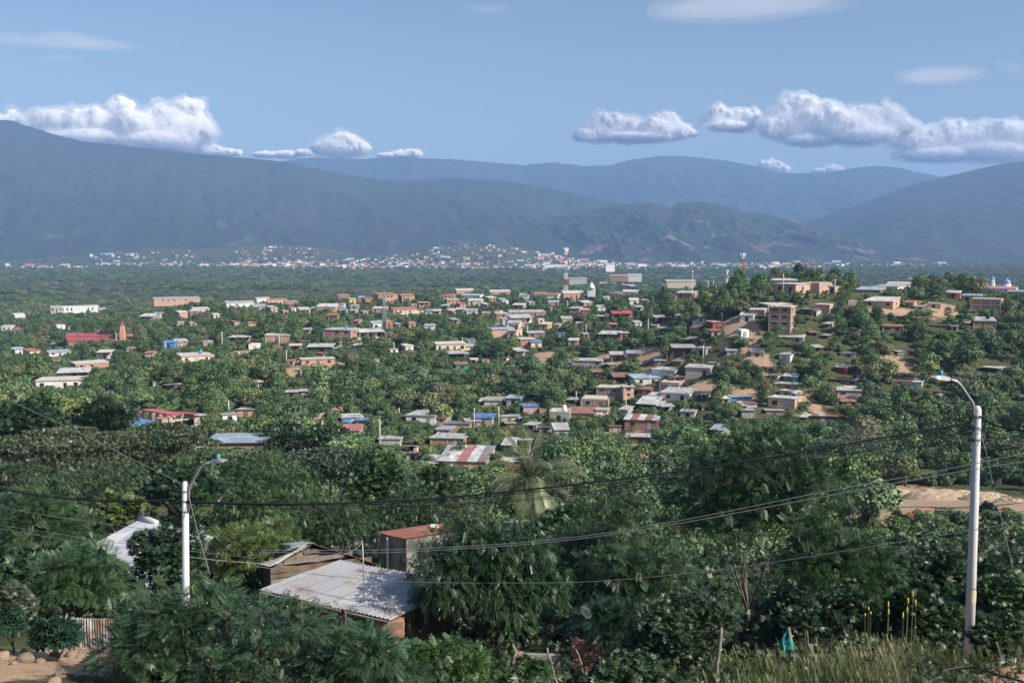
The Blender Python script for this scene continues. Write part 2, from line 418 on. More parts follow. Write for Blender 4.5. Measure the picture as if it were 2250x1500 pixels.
def far_crown(name, rng, H, R, kind, nq, ls, nl=9, z0=.25):
    lobes = crown_lobes(rng, H, R, kind, nl, z0)
    P, O, idx = leaf_points(rng, lobes, nq, (.72, 1.06), -.3)
    tone = rng.uniform(.25, .75, len(lobes))[idx]
    D_ = norm(np.cross(O, rng.normal(0, 1, O.shape))+.35*rng.normal(0, 1, O.shape))
    T, F = TPL['quad']; n = nq
    s = norm(np.cross(D_, O+rng.normal(0, .45, O.shape))); w = np.cross(s, D_); S = ls*rng.uniform(.6, 1.3, n)
    V = P[:, None, :]+S[:, None, None]*(T[None, :, 0:1]*D_[:, None, :]+T[None, :, 1:2]*s[:, None, :]+T[None, :, 2:3]*w[:, None, :])
    FF = F[None]+(np.arange(n)*4)[:, None, None]
    v = np.clip(tone+rng.normal(0, .16, n), 0, 1)
    return npmesh(name, V.reshape(-1, 3), FF.reshape(-1, 4), MT['leaf'], v), lobes

def far_trunk(name, rng, H, R, lobes, mat='bark', r0=.16):
    mb = MB(); top = H*.55
    mb.tube([(0,0,-.6), (.05*R,.03*R,top*.4), (-.04*R,.06*R,top)], [r0*1.2, r0, r0*.55], 6)
    for c, r in lobes[:6]:
        z = top*rng.uniform(.35, .95)
        mb.tube([(0, 0, z), (c[0]*.5, c[1]*.5, (z+c[2])/2-.1), c], [r0*.5, r0*.35, r0*.12], 5)
    return mb.mesh(name, MT[mat], True)

# tree kinds for the hillside : (word, height, radius, crown kind, leaves, leaf size, lobes, lower edge)
SPEC = [('round',5.6,2.9,'round',1100,.42,11,.10),('bushy',5.0,3.1,'round',1200,.42,14,.04),('round',6.4,3.0,'round',1200,.42,12,.14),
        ('spreading',5.6,3.9,'round',1400,.42,15,.18),('tall',7.8,2.5,'tall',1250,.42,12,.12),('flat-topped',5.0,4.2,'flat',1100,.40,15,.3),
        ('bushy',4.2,2.6,'round',950,.40,9,.02),('tall',7.0,2.9,'tall',1300,.42,14,.08),('flat-topped',5.6,3.7,'flat',1000,.40,12,.3),('round',5.4,2.7,'round',1050,.36,9,.06)]
VARS = []
for i, (word, H, R, kind, nq, ls, nl, z0) in enumerate(SPEC):
    rng = np.random.default_rng(100+i)
    cm, lobes = far_crown('tree_crown', rng, H, R, kind, nq, ls, nl, z0)
    VARS.append((word, H, R, cm, far_trunk('tree_trunk', rng, H, R, lobes)))
rng = np.random.default_rng(55)
_bare = MB(); 
for k in range(7):
    a = k*.9; p = Vector((0, 0, 1.4)); q = Vector((math.cos(a)*1.3, math.sin(a)*1.3, 3.2+.3*(k % 3)))
    _bare.tube([p, p.lerp(q, .5)+Vector((0, 0, -.25)), q], [.09, .06, .03], 5)
    for j in range(5):
        e = q+Vector((rng.normal(0, .7), rng.normal(0, .7), rng.uniform(.4, 1.3))); _bare.tube([p.lerp(q, .6+.08*j), e], [.035, .012], 4)
_bare.tube([(0,0,-.5), (.05,0,1.5)], [.16,.11], 6)

TONES = [('dark green', (.034,.060,.021)), ('dark green', (.042,.070,.026)), ('dusky green', (.056,.082,.034)), ('mid green', (.064,.100,.032)),
         ('mid green', (.064,.104,.042)), ('pale green', (.090,.130,.058)), ('olive', (.092,.108,.052)), ('yellowish green', (.115,.140,.048)), ('brownish', (.115,.10,.062))]
TW = np.array([.13,.15,.18,.16,.13,.09,.075,.05,.035]); TW = TW/TW.sum()
def jit(c, k=.24): 
    f = (1+R_.uniform(-k, k))*LEAFK; return (c[0]*f*.93, c[1]*f, c[2]*f*(.98+R_.uniform(-.1, .1)), 1)

def put_tree(vi, x, y, z, s, rz, tone, label=None, group=None, name=None):
    word, H, R, cm, tm = VARS[vi]
    nm = name or {'flat-topped': 'flat_topped_tree', 'tall': 'tall_tree', 'bushy': 'bushy_tree'}.get(word, 'broadleaf_tree')
    root = empty(nm, (x, y, z), rz, label, 'tree', group); root.scale = (s[0], s[0], s[1])
    c = link('crown', cm, root); c.color = jit(TONES[tone][1]); link('trunk', tm, root)
    return root

def scatter(name, P, S, RZ, IX, protos, kind='stuff', label=None):
    """ONE object: protos (meshes) set at points by geometry nodes, for growth nobody could count"""
    col = bpy.data.collections.new(name+'_kinds')
    for i, (me, colr) in enumerate(protos):
        o = bpy.data.objects.new('%s_kind_%02d' % (name, i), me); o.color = colr; col.objects.link(o)
    me = npmesh(name, P, np.zeros((0, 3), int)) if False else bpy.data.meshes.new(name)
    P = np.asarray(P, np.float32); me.vertices.add(len(P)); me.vertices.foreach_set('co', P.ravel())
    for nm, dat, ty in (('sc', S, 'FLOAT'), ('rz', RZ, 'FLOAT'), ('ix', IX, 'INT')):
        a = me.attributes.new(nm, ty, 'POINT'); a.data.foreach_set('value', np.asarray(dat, np.int32 if ty == 'INT' else np.float32))
    o = link(name, me); tag(o, label, None, None, kind)
    ng = bpy.data.node_groups.new(name+'_scatter', 'GeometryNodeTree')
    ng.interface.new_socket('Geometry', in_out='INPUT', socket_type='NodeSocketGeometry')
    ng.interface.new_socket('Geometry', in_out='OUTPUT', socket_type='NodeSocketGeometry')
    ns, L = ng.nodes, ng.links
    gi = ns.new('NodeGroupInput'); go = ns.new('NodeGroupOutput'); m2p = ns.new('GeometryNodeMeshToPoints')
    ip = ns.new('GeometryNodeInstanceOnPoints'); ci = ns.new('GeometryNodeCollectionInfo')
    ci.inputs['Collection'].default_value = col; ci.inputs['Separate Children'].default_value = True; ci.inputs['Reset Children'].default_value = True
    L.new(gi.outputs[0], m2p.inputs[0]); L.new(m2p.outputs[0], ip.inputs['Points']); L.new(ci.outputs[0], ip.inputs['Instance']); ip.inputs['Pick Instance'].default_value = True
    def na(nm, ty):
        n = ns.new('GeometryNodeInputNamedAttribute'); n.data_type = ty; n.inputs['Name'].default_value = nm; return n.outputs['Attribute']
    L.new(na('ix', 'INT'), ip.inputs['Instance Index'])
    cx = ns.new('ShaderNodeCombineXYZ'); L.new(na('rz', 'FLOAT'), cx.inputs[2]); L.new(cx.outputs[0], ip.inputs['Rotation'])
    c2 = ns.new('ShaderNodeCombineXYZ'); s_ = na('sc', 'FLOAT')
    for i in range(3): L.new(s_, c2.inputs[i])
    L.new(c2.outputs[0], ip.inputs['Scale']); L.new(ip.outputs[0], go.inputs[0])
    md = o.modifiers.new('scatter', 'NODES'); md.node_group = ng
    return o

# ------------------------------------------------------------------ near trees: real limbs, twigs and leaves
def near_tree(name, label, px, ytop, wpx, D, kind='bip', tone=(.05,.09,.035), base=None, nl=26, nlv=1500, ls=.32, z0=.25, form='round',
              droop=.22, trunk='bark', r0=.13, lean=(0, 0), zmin=-.35, cat='tree', asp=.8, seed=None, pods=0, puffs=0, bare=0.0, fill=.0, fork=None, nlim=None):
    x = at(px, 900, D).x; zg = gz1(x, D)
    if base is not None: zg = min(zg, at(px, base, D).z) if base > 0 else zg
    ztop = at(px, ytop, D).z; H = max(ztop-zg, .5); R = wpx/FP*D/2*1.02
    rng = np.random.default_rng(seed if seed is not None else int(px*7+ytop))
    root = empty(name, (x, D, zg), 0, label, cat)
    lobes = crown_lobes(rng, H, R, form, nl, z0)
    lobes = [((c[0]+lean[0]*c[2]/H, c[1]*asp+lean[1]*c[2]/H, c[2]), (r[0], r[1]*.9, r[2])) for c, r in lobes]
    lobes = [(c, tuple(q*rng.uniform(.75, 1.1) for q in r)) for c, r in lobes]
    # trunk and limbs
    mb = MB(); fork = H*(fork or max(.18, z0*.8)); b = Vector((lean[0]*.2, 0, fork))
    mb.tube([(0,0,-.8), (rng.normal(0,.03)*H, rng.normal(0,.02)*H, fork*.5), b], [r0*1.35, r0*1.05, r0*.85], 8)
    nlim = min(len(lobes), nlim or 16)
    for c, r in lobes[:nlim]:
        cv = Vector(c); m = b.lerp(cv, .5)+Vector((rng.normal(0,.13)*R, rng.normal(0,.10)*R, -.05*H+.1*abs(cv.z-b.z)))
        mb.tube([b-Vector((0,0,.12*fork)), m, cv], [r0*.55, r0*.32, r0*.12], 6)
        for j in range(4):
            e = cv+Vector(dirs(1, rng, -.2)[0]*np.array(r)*.9); mb.tube([m.lerp(cv, .4+.15*j), m.lerp(e, .7)+Vector((0,0,.02)), e], [r0*.16, r0*.10, r0*.04], 4)
    tr = mb.build('trunk', MT[trunk], root, True)
    # leaves
    P, O, idx = leaf_points(rng, lobes, nlv, (.66, 1.12), zmin)
    keep = P[:, 2] > .12*H*min(z0, 1)+.1
    P, O, idx = P[keep], O[keep], idx[keep]; n = len(P)
    Dr = norm(O*.8+rng.normal(0, .45, (n, 3))+np.array([0, 0, -droop]))
    T, F = TPL[kind]; S = ls*rng.uniform(.65, 1.25, n)
    V, FF = sprays(P, Dr, S, T, F, rng, .35)
    tone_l = rng.uniform(.3, .7, len(lobes))[idx]; v = np.clip(tone_l+rng.normal(0, .15, n), 0, 1)
    v = np.repeat(v, len(F))+rng.normal(0, .06, n*len(F))
    cr = link('crown', npmesh('crown', V, FF, MT['leafn'], np.clip(v, 0, 1)), root); cr.color = (tone[0]*NEARK*.92, tone[1]*NEARK, tone[2]*NEARK, 1)
    def extra(nm, Pn, Tn, Fn, Sz, col):
        n_ = len(Pn); Dd = norm(rng.normal(0, .12, (n_, 3))+np.array([0, 0, -1.0]))
        V, FF = sprays(Pn, Dd, Sz*rng.uniform(.7, 1.2, n_), Tn, Fn, rng, .8)
        o = link(nm, npmesh(nm, V, FF, MT['leafn'], rng.uniform(.3, .8, len(FF))), root); o.color = (*col, 1); o['kind'] = 'stuff'
    if pods:
        c0 = P[rng.choice(n, max(1, pods//5))]; Pn = np.repeat(c0, 5, 0)+rng.normal(0, .03, (len(c0)*5, 3))
        extra('seed_pods', Pn, np.array([(0,.0,0),(.3,.07,0),(.95,.06,.0),(1.05,0,0),(.95,-.06,0),(.3,-.07,0)], float), np.array([(0,1,2,3),(0,3,4,5)]), .26, (.13,.20,.035))
    if puffs:
        c0 = P[rng.choice(n, puffs)]+O[rng.choice(n, puffs)]*.08
        bm = MB(); bm.lathe([(.3,-.9),(.8,-.5),(1,0),(.8,.5),(.3,.9)], 6); Tn = np.array(bm.v); Fn = np.array([f for f in bm.f if len(f) == 4])
        extra('flower_heads', c0, Tn, Fn, .034, (.42,.30,.15))
    return root
# ------------------------------------------------------------------ soil patches : (px, py, rx, ry) in the photo -> on the ground
SOIL = [(1435,965,58,24),(1400,990,55,20),(1636,728,42,40),(1668,790,30,45),(1960,805,70,22),(2225,672,60,26),(1810,636,70,14),(1780,650,40,10),(640,826,75,22),
        (725,912,30,30),(2080,1112,280,62),(2120,1176,160,16),(1950,1152,120,30),(1870,1135,120,26),(60,1452,160,70),(640,1440,130,60),(2190,1466,135,34),(1990,690,130,12),(1140,716,40,16),(1640,870,40,14),
        (1100,735,35,30),(530,778,70,10),(690,800,90,10),(1200,790,40,20),(2100,690,60,26),(1420,790,50,30),(1350,790,50,16),(1560,850,60,20),(1780,880,20,50),(1345,965,30,20)]
_sw = []
for px, py, rx, ry in SOIL:
    D = hits(px, py)
    if D is None: continue
    D2 = hits(px, py-ry) or D*1.06; D1 = hits(px, py+ry) or D*.95
    if D2 > D*1.35: D2 = D*1.12
    if D1 < D*.7: D1 = D*.9
    _sw.append(((px-1125)/FP*D, (D1+D2)/2, rx/FP*D, max((D2-D1)/2, 1.0)))
def soil(x, y):
    x = np.asarray(x, float); y = np.asarray(y, float); m = np.zeros_like(x)
    for cx, cy, rx, ry in _sw:
        q = np.sqrt(((x-cx)/rx)**2+((y-cy)/ry)**2)
        m = np.maximum(m, np.clip(1.6-q*1.25, 0, 1))
    return m

def ground_mat():
    m, nt, ns, L = newmat('ground'); geo = ns.new('ShaderNodeNewGeometry'); P = geo.outputs['Position']
    at_ = N(ns, 'ShaderNodeAttribute', _attribute_name='soil')
    n1 = noise(ns, L, P, .05, 6, .65); n2 = noise(ns, L, P, .9, 5, .7); n3 = noise(ns, L, P, 9.0, 4, .7)
    dry = mix(ns, L, ramp(ns, L, n2, .35, .65), (.075,.088,.036), (.17,.145,.075))
    grn = mix(ns, L, ramp(ns, L, n2, .3, .7), (.032,.052,.02), (.075,.10,.036))
    g = mix(ns, L, ramp(ns, L, n1, .42, .60), grn, dry); g = mix(ns, L, ramp(ns, L, n3, .35, .7, 0, .65), g, (.022,.034,.014)); n4 = noise(ns, L, P, .33, 5, .75); g = mix(ns, L, ramp(ns, L, n4, .55, .66, 0, .7), g, (.24,.18,.11))
    s = mix(ns, L, ramp(ns, L, n2, .3, .7), (.36,.235,.15), (.47,.34,.235)); s = mix(ns, L, ramp(ns, L, n3, .45, .75, 0, .6), s, (.20,.13,.085))
    a = ns.new('ShaderNodeMath'); a.operation = 'ADD'; L.new(at_.outputs['Fac'], a.inputs[0]); L.new(ramp(ns, L, n2, .2, .8, -.38, .38), a.inputs[1])
    c = mix(ns, L, ramp(ns, L, a.outputs[0], .42, .62), g, s)
    p = N(ns, 'ShaderNodeBsdfPrincipled', Roughness=.95); p.inputs['Specular IOR Level'].default_value = .15; L.new(c, p.inputs['Base Color'])
    bp = N(ns, 'ShaderNodeBump', Strength=.6, Distance=.12); L.new(n3, bp.inputs['Height']); L.new(bp.outputs[0], p.inputs['Normal'])
    o = ns.new('ShaderNodeOutputMaterial'); L.new(p.outputs[0], o.inputs[0]); return m

def build_ground():
    ys = np.concatenate([[-60,-30,-12,-4,0], np.exp(np.linspace(math.log(2), math.log(11400), 420))]); s = np.linspace(-1, 1, 361); s = np.sign(s)*np.abs(s)**1.15
    g = np.maximum(ys, 14)*(.78+1.9*np.exp(-np.maximum(ys, 0)/60)) + np.where(ys < 2, 10, 0)
    X = s[None, :]*g[:, None]; Y = np.repeat(ys[:, None], len(s), 1)
    Z = gz(X, Y); Z = np.where(Y < 2, np.minimum(-1.7, Z), Z)
    so = soil(X, Y); Z = Z + so*.25*np.clip(Y/200, 0, 1)*fbm(X/4, Y/4, 9, 3)
    nr, nc = X.shape; i = np.arange(nr-1)[:, None]*nc+np.arange(nc-1)[None, :]
    F = np.stack([i, i+1, i+nc+1, i+nc], -1).reshape(-1, 4)
    me = npmesh('ground', np.stack([X, Y, Z], -1).reshape(-1, 3), F, ground_mat(), None, True, {'soil': so.ravel()})
    return tag(link('ground', me), None, None, None, 'structure')
build_ground()

# ------------------------------------------------------------------ mountains
def mount_mat(name, bare=.5, seed=0.0):
    m, nt, ns, L = newmat(name); geo = ns.new('ShaderNodeNewGeometry'); P = geo.outputs['Position']
    n1 = noise(ns, L, P, .0011, 7, .62); n2 = noise(ns, L, P, .012, 6, .7); n3 = noise(ns, L, P, .006, 6, .6)
    c = mix(ns, L, ramp(ns, L, n2, .3, .7), (.018,.031,.018), (.045,.062,.034)); c = mix(ns, L, ramp(ns, L, n1, .45, .65, 0, .45), c, (.07,.072,.05))
    sx = ns.new('ShaderNodeSeparateXYZ'); L.new(P, sx.inputs[0])
    lo = ramp(ns, L, sx.outputs[2], 40, 330, .06, -.10)
    a = ns.new('ShaderNodeMath'); a.operation = 'ADD'; L.new(n3, a.inputs[0]); L.new(lo, a.inputs[1])
    c = mix(ns, L, ramp(ns, L, a.outputs[0], .665-.05*bare, .72-.05*bare, 0, .55*bare), c, (.33,.225,.16))
    p = N(ns, 'ShaderNodeBsdfPrincipled', Roughness=1.0); p.inputs['Specular IOR Level'].default_value = .05; L.new(c, p.inputs['Base Color'])
    bp = N(ns, 'ShaderNodeBump', Strength=.9, Distance=14.0); L.new(n2, bp.inputs['Height']); L.new(bp.outputs[0], p.inputs['Normal'])
    o = ns.new('ShaderNodeOutputMaterial'); L.new(p.outputs[0], o.inputs[0]); return m

def mountain(name, sil, Dr, Df, mat, amp, seed, wl=420.0, shape=1.15):
    sil = sorted(sil); pxs = np.linspace(sil[0][0], sil[-1][0], 760); pys = np.interp(pxs, [s[0] for s in sil], [s[1] for s in sil])
    k = np.exp(-.5*(np.arange(-5, 6)/2.2)**2); k /= k.sum(); pys = np.convolve(np.pad(pys, 5, 'edge'), k, 'valid')
    nt_ = 190; t = np.concatenate([np.linspace(0, 1, nt_), np.linspace(1.03, 1.45, 12)])
    u = (pxs-1125)/FP; zr = np.array([at(a, b, Dr).z for a, b in zip(pxs, pys)])
    Y = Df+(Dr-Df)*t[:, None]+0*u[None, :]; X = u[None, :]*Y
    tt = np.minimum(t, 1)[:, None]; hh = tt**shape - np.maximum(t[:, None]-1, 0)*.9
    zf = ZP-8; Z = zf+(zr[None, :]-zf)*hh
    rid = 1-np.abs(fbm(X/wl+Y/wl*.25, Y/(wl*2.4), seed, 5, .55))*2
    env = 4*tt*(1-tt)
    Z = Z+amp*env*(rid-.55)+amp*.22*env**.6*(.5-np.abs(fbm(X/130+Y/500, Y/420, seed+3, 5, .6))*2)+ (t[:, None] <= 1.001)*np.clip((tt-.9)*10, 0, 1)*6*fbm(X/60, Y*0, seed+5, 4)
    # nothing in front of the crest stands above the sight line to the crest
    lim = np.minimum(Z, (zr[None, :]/Dr)*Y - (1-tt)*12); Z = np.where(t[:, None] < 1, np.maximum(lim, zf), Z)
    nr, nc = X.shape; i = np.arange(nr-1)[:, None]*nc+np.arange(nc-1)[None, :]
    F = np.stack([i, i+1, i+nc+1, i+nc], -1).reshape(-1, 4)
    return tag(link(name, npmesh(name, np.stack([X, Y, Z], -1).reshape(-1, 3), F, mat, None, True)), None, None, None, 'structure')
mountain('mountain', [(-420,250),(-120,258),(0,263),(50,266),(85,280),(110,287),(160,302),(200,311),(250,318),(300,322),(370,330),(420,336),(480,341),(540,346),(600,353),(640,358),(680,367),(720,375),(780,386),(830,394),(890,397),(950,394),(1010,392),(1080,395),(1140,402),(1200,413),(1260,425),(1330,441),(1420,452),(1520,468),(1650,492),(1800,540),(1850,575)],
         6200, 4150, mount_mat('mountain_forest', .35), 55, 21, 620)
mountain('mountain', [(300,345),(380,325),(420,333),(520,356),(600,358),(635,353),(665,348),(700,346),(760,348),(800,350),(850,346),(910,345),(930,349),(1000,350),(1080,357),(1150,363),(1215,357),(1280,365),(1335,364),(1380,352),(1430,344),(1470,342),(1530,346),(1600,355),(1660,366),(1690,374),(1705,382),(1760,380),(1825,379),(1860,370),(1910,365),(1960,368),(2000,377),(2060,388),(2150,400),(2300,420)],
         9500, 6700, mount_mat('far_mountain_forest', .25), 110, 31, 800)
mountain('mountain', [(1500,580),(1650,520),(1740,492),(1800,476),(1880,448),(1930,430),(2000,405),(2070,388),(2130,373),(2200,358),(2300,347),(2450,335),(2700,340)],
         6600, 4200, mount_mat('mountain_slope', .2), 60, 41, 600)
mountain('hills', [(960,585),(1020,545),(1090,512),(1150,492),(1200,480),(1280,465),(1340,452),(1390,447),(1430,446),(1455,452),(1470,456),(1490,445),(1520,443),(1560,448),(1620,461),(1700,477),(1780,490),(1850,505),(1950,530),(2050,556),(2100,580)],
         5300, 4100, mount_mat('hill_scrub', .8), 80, 51, 330, 1.0)

# ------------------------------------------------------------------ sky, sun, haze, clouds
AZ = math.radians(120); EL = math.radians(37)
SUN = Vector((math.sin(AZ)*math.cos(EL), math.cos(AZ)*math.cos(EL), math.sin(EL)))
w = bpy.data.worlds.new('World'); sc.world = w; w.use_nodes = True
wn, wl = w.node_tree.nodes, w.node_tree.links; wn.clear()
sky = wn.new('ShaderNodeTexSky'); sky.sky_type = 'NISHITA'; sky.sun_disc = False; sky.sun_elevation = EL; sky.sun_rotation = AZ
sky.altitude = 400; sky.air_density = SKY_AIR; sky.dust_density = SKY_DUST; sky.ozone_density = SKY_OZ
bg = wn.new('ShaderNodeBackground'); bg.inputs[1].default_value = SKY_STR; wo = wn.new('ShaderNodeOutputWorld')
wl.new(sky.outputs[0], bg.inputs[0]); wl.new(bg.outputs[0], wo.inputs[0])
sl = bpy.data.lights.new('sun', 'SUN'); sl.energy = SUN_STR; sl.angle = math.radians(.53); sl.color = (1.0, .93, .83)
so_ = bpy.data.objects.new('sun', sl); C.objects.link(so_); so_.rotation_euler = SUN.to_track_quat('Z', 'Y').to_euler(); so_.location = (200, -100, 300)

def volmat(name, col, dens, aniso=0.0):
    m, nt, ns, L = newmat(name); v = ns.new('ShaderNodeVolumePrincipled'); v.inputs['Color'].default_value = rgba(col); v.inputs['Density'].default_value = dens
    v.inputs['Anisotropy'].default_value = aniso
    o = ns.new('ShaderNodeOutputMaterial'); L.new(v.outputs[0], o.inputs[1]); return m
if HAZE_D > 0:
    hz = MB().box(-11800, 11800, -80, 11500, -82, 890).build('haze', volmat('haze', HAZE_C, HAZE_D, HAZE_A)); tag(hz, None, None, None, 'stuff')

def cloudmat(name, soft):
    m, nt, ns, L = newmat(name); d = N(ns, 'ShaderNodeBsdfDiffuse', Roughness=1.0); d.inputs[0].default_value = (.97, .965, .96, 1)
    t = ns.new('ShaderNodeBsdfTranslucent'); t.inputs[0].default_value = (.97, .965, .96, 1)
    mx = ns.new('ShaderNodeMixShader'); mx.inputs[0].default_value = .22; L.new(d.outputs[0], mx.inputs[1]); L.new(t.outputs[0], mx.inputs[2])
    o = ns.new('ShaderNodeOutputMaterial'); L.new(mx.outputs[0], o.inputs[0]); return m
CLM = cloudmat('cloud_surface', 0)
def cloud(label, puffs, D, dens, dis=.16, flat=None, grp=None, name='cloud', vox=None, col=(.985,.985,.99)):
    """puffs: (px, py, rx, ry) in the photo; a lumpy closed body of white vapour"""
    c0 = at(puffs[0][0], puffs[0][1], D); rng = np.random.default_rng(int(puffs[0][0]))
    import bmesh
    lens = vox is not None
    rm = np.mean([p[3] for p in puffs])/FP*D
    def body(grow, vx, vol):
        b = bmesh.new(); r2 = np.random.default_rng(5)
        for px, py, rx, ry in puffs:
            c = at(px, py, D+r2.uniform(-.3, .3)*rx/FP*D)-c0; r = np.array((rx/FP*D, max(rx*.8, ry)/FP*D*.8, ry/FP*D))*grow
            bmesh.ops.create_icosphere(b, subdivisions=3, radius=1.0, matrix=Matrix.Translation(c) @ Matrix.Diagonal((*r, 1)))
            if not lens:
                for q in dirs(int(9), r2, -.15):        # billows heaped on the puff
                    k = r2.uniform(.25, .5)*min(r[0], r[2])
                    bmesh.ops.create_icosphere(b, subdivisions=2, radius=k, matrix=Matrix.Translation(c+Vector(q*r*.88)))
        me = bpy.data.meshes.new(name); b.to_mesh(me); b.free()
        m = me.materials.append(volmat('cloud_vapour', col, dens*vol, .0) if vol else CLM)
        r = o_mods = None
        return me, vx
    def mods(o, vx, dk=1.0):
        r = o.modifiers.new('join', 'REMESH'); r.mode = 'VOXEL'; r.voxel_size = vx; r.use_smooth_shade = True
        for sz, k in ((1.1, dis), (.42, dis*.6), (.16, dis*.42)):
            tx = bpy.data.textures.new('billow', 'CLOUDS'); tx.noise_scale = rm*sz; tx.noise_depth = 2
            d = o.modifiers.new('billow', 'DISPLACE'); d.texture = tx; d.strength = rm*k*2.2*dk; d.mid_level = .5; d.texture_coords = 'LOCAL'
    if lens:
        me, vx = body(.72, vox, .9); o = link(name, me); mods(o, vox)
        me2, vx = body(1.08, vox, .42); v = link('veil', me2, o); mods(v, vox, 2.2); v['kind'] = 'stuff'
    else:
        me, vx = body(.90, rm*.06, 0); o = link(name, me); mods(o, max(rm*.08, 11), .8)
        me2, vx = body(1.15, rm*.1, VEIL); v = link('veil', me2, o); mods(v, max(rm*.11, 15), 2.1); v['kind'] = 'stuff'
    o.location = c0; tag(o, label, 'cloud', grp)
    return o
if CLOUDS:
    G = 'clouds over the mountain crests'
    dn = CLD
    cloud('large billowing white cloud bank above the highest mountain', [(30,278,66,28),(120,272,62,34),(210,272,66,36),(262,242,36,26),(300,278,60,36),(372,278,62,44),(415,236,36,20),(425,285,45,40),(340,310,100,26),(200,305,110,22),(-60,280,70,30)], 17000, dn, grp=G)
    cloud('small low white cloud touching the end of the tall mountain ridge', [(470,332,26,13),(500,335,24,10),(440,330,30,14),(522,336,12,8)], 17600, dn, grp=G)
    cloud('small bright white cloud dome above the gap between the mountains', [(750,322,56,26),(715,326,34,16),(790,326,28,16),(755,308,32,16)], 17000, dn, grp=G)
    cloud('low pale cloud sliver just left of the small dome cloud', [(585,340,36,8),(630,340,34,10),(668,336,22,9)], 18500, dn*.5, grp=G)
    cloud('faint low cloud right of the small dome cloud', [(880,340,30,10),(905,338,26,12),(850,342,26,7)], 18500, dn*.4, grp=G)
    cloud('broad two-humped white cloud left of the trio above the rounded peak', [(1320,285,48,30),(1375,285,50,30),(1345,268,34,20),(1290,297,34,16),(1440,283,42,24),(1465,265,28,18),(1490,288,32,20),(1400,302,90,12),(1520,293,18,10)], 17000, dn, grp=G)
    cloud('small rounded white cloud between the two big clouds', [(1582,262,36,26),(1625,265,46,26),(1650,258,28,20),(1575,248,22,18),(1600,278,46,12)], 17000, dn, grp=G)
    cloud('tallest white cumulus cloud with a grey underside above the saddle', [(1740,270,62,40),(1760,238,46,32),(1800,260,60,36),(1700,280,34,26),(1850,275,60,30),(1900,262,46,28),(1940,255,40,26),(1960,275,50,30),(1880,295,90,22),(1780,308,60,16)], 16500, dn, grp=G)
    cloud('long grey-based cloud bank at the edge above the steep mountain', [(2010,305,60,28),(2060,310,60,34),(2095,285,36,22),(2140,305,60,34),(2200,290,50,26),(2240,300,50,30),(2160,330,90,24),(2060,340,90,18),(2290,310,60,36),(2230,335,60,26)], 17500, dn*.8, grp=G)
    cloud('tiny low cloud peeking over the notch of the far ridge', [(1695,365,28,14),(1715,372,24,12),(1680,360,16,9)], 18500, dn*.6, grp=G)
    cloud('tiny faint cloud on the far ridge beside the notch cloud', [(1830,372,26,10),(1800,376,20,7)], 19500, dn*.4, grp=G)
    G2 = 'smooth lens clouds high in the sky'
    cloud('long smooth lens cloud at the top edge of the sky', [(1600,18,170,26),(1700,8,170,20),(1500,28,80,18)], 15900, 1/1500, .05, grp=G2, vox=45)
    cloud('small smooth lens cloud above the long cloud bank', [(2065,166,92,19),(2110,162,60,15),(2020,172,55,14)], 15900, 1/1100, .05, grp=G2, vox=35)
    cloud('thin stretched lens cloud above the big cloud bank', [(140,92,110,14),(140,80,60,12),(230,100,90,8),(30,86,70,13)], 15900, 1/1500, .06, grp=G2, vox=32)
    cloud('faint short wisp below the stretched lens cloud', [(132,130,45,7),(120,132,30,6)], 15900, 1/1600, .05, grp=G2, vox=24)
    cloud('faint wisp near the top edge of the sky', [(1075,20,50,10),(1040,18,30,7)], 15900, 1/2200, .05, grp=G2, vox=30)
    cloud('small ragged grey wisp right of the small lens cloud', [(2225,150,22,14),(2200,140,20,8),(2240,158,16,10)], 15900, 1/1300, .3, grp=G2, vox=22)

cam = bpy.data.cameras.new('camera'); co = bpy.data.objects.new('camera', cam); C.objects.link(co)
cam.lens = 35.0; cam.sensor_width = 36.0; cam.clip_start = .1; cam.clip_end = 60000
co.rotation_euler = (math.pi/2-PITCH, 0, 0); sc.camera = co
sc.render.resolution_x = 1024; sc.render.resolution_y = 682
sc.view_settings.view_transform = 'Standard'; sc.view_settings.look = 'None'; sc.view_settings.exposure = EXPO; sc.view_settings.gamma = 1
cy = sc.cycles; cy.max_bounces = max(6, VOLB+2); cy.diffuse_bounces = 2; cy.glossy_bounces = 2; cy.transmission_bounces = 3; cy.transparent_max_bounces = 8; cy.volume_bounces = VOLB
cy.use_denoising = True; cy.denoising_prefilter = 'ACCURATE'; cy.sample_clamp_indirect = 4.0
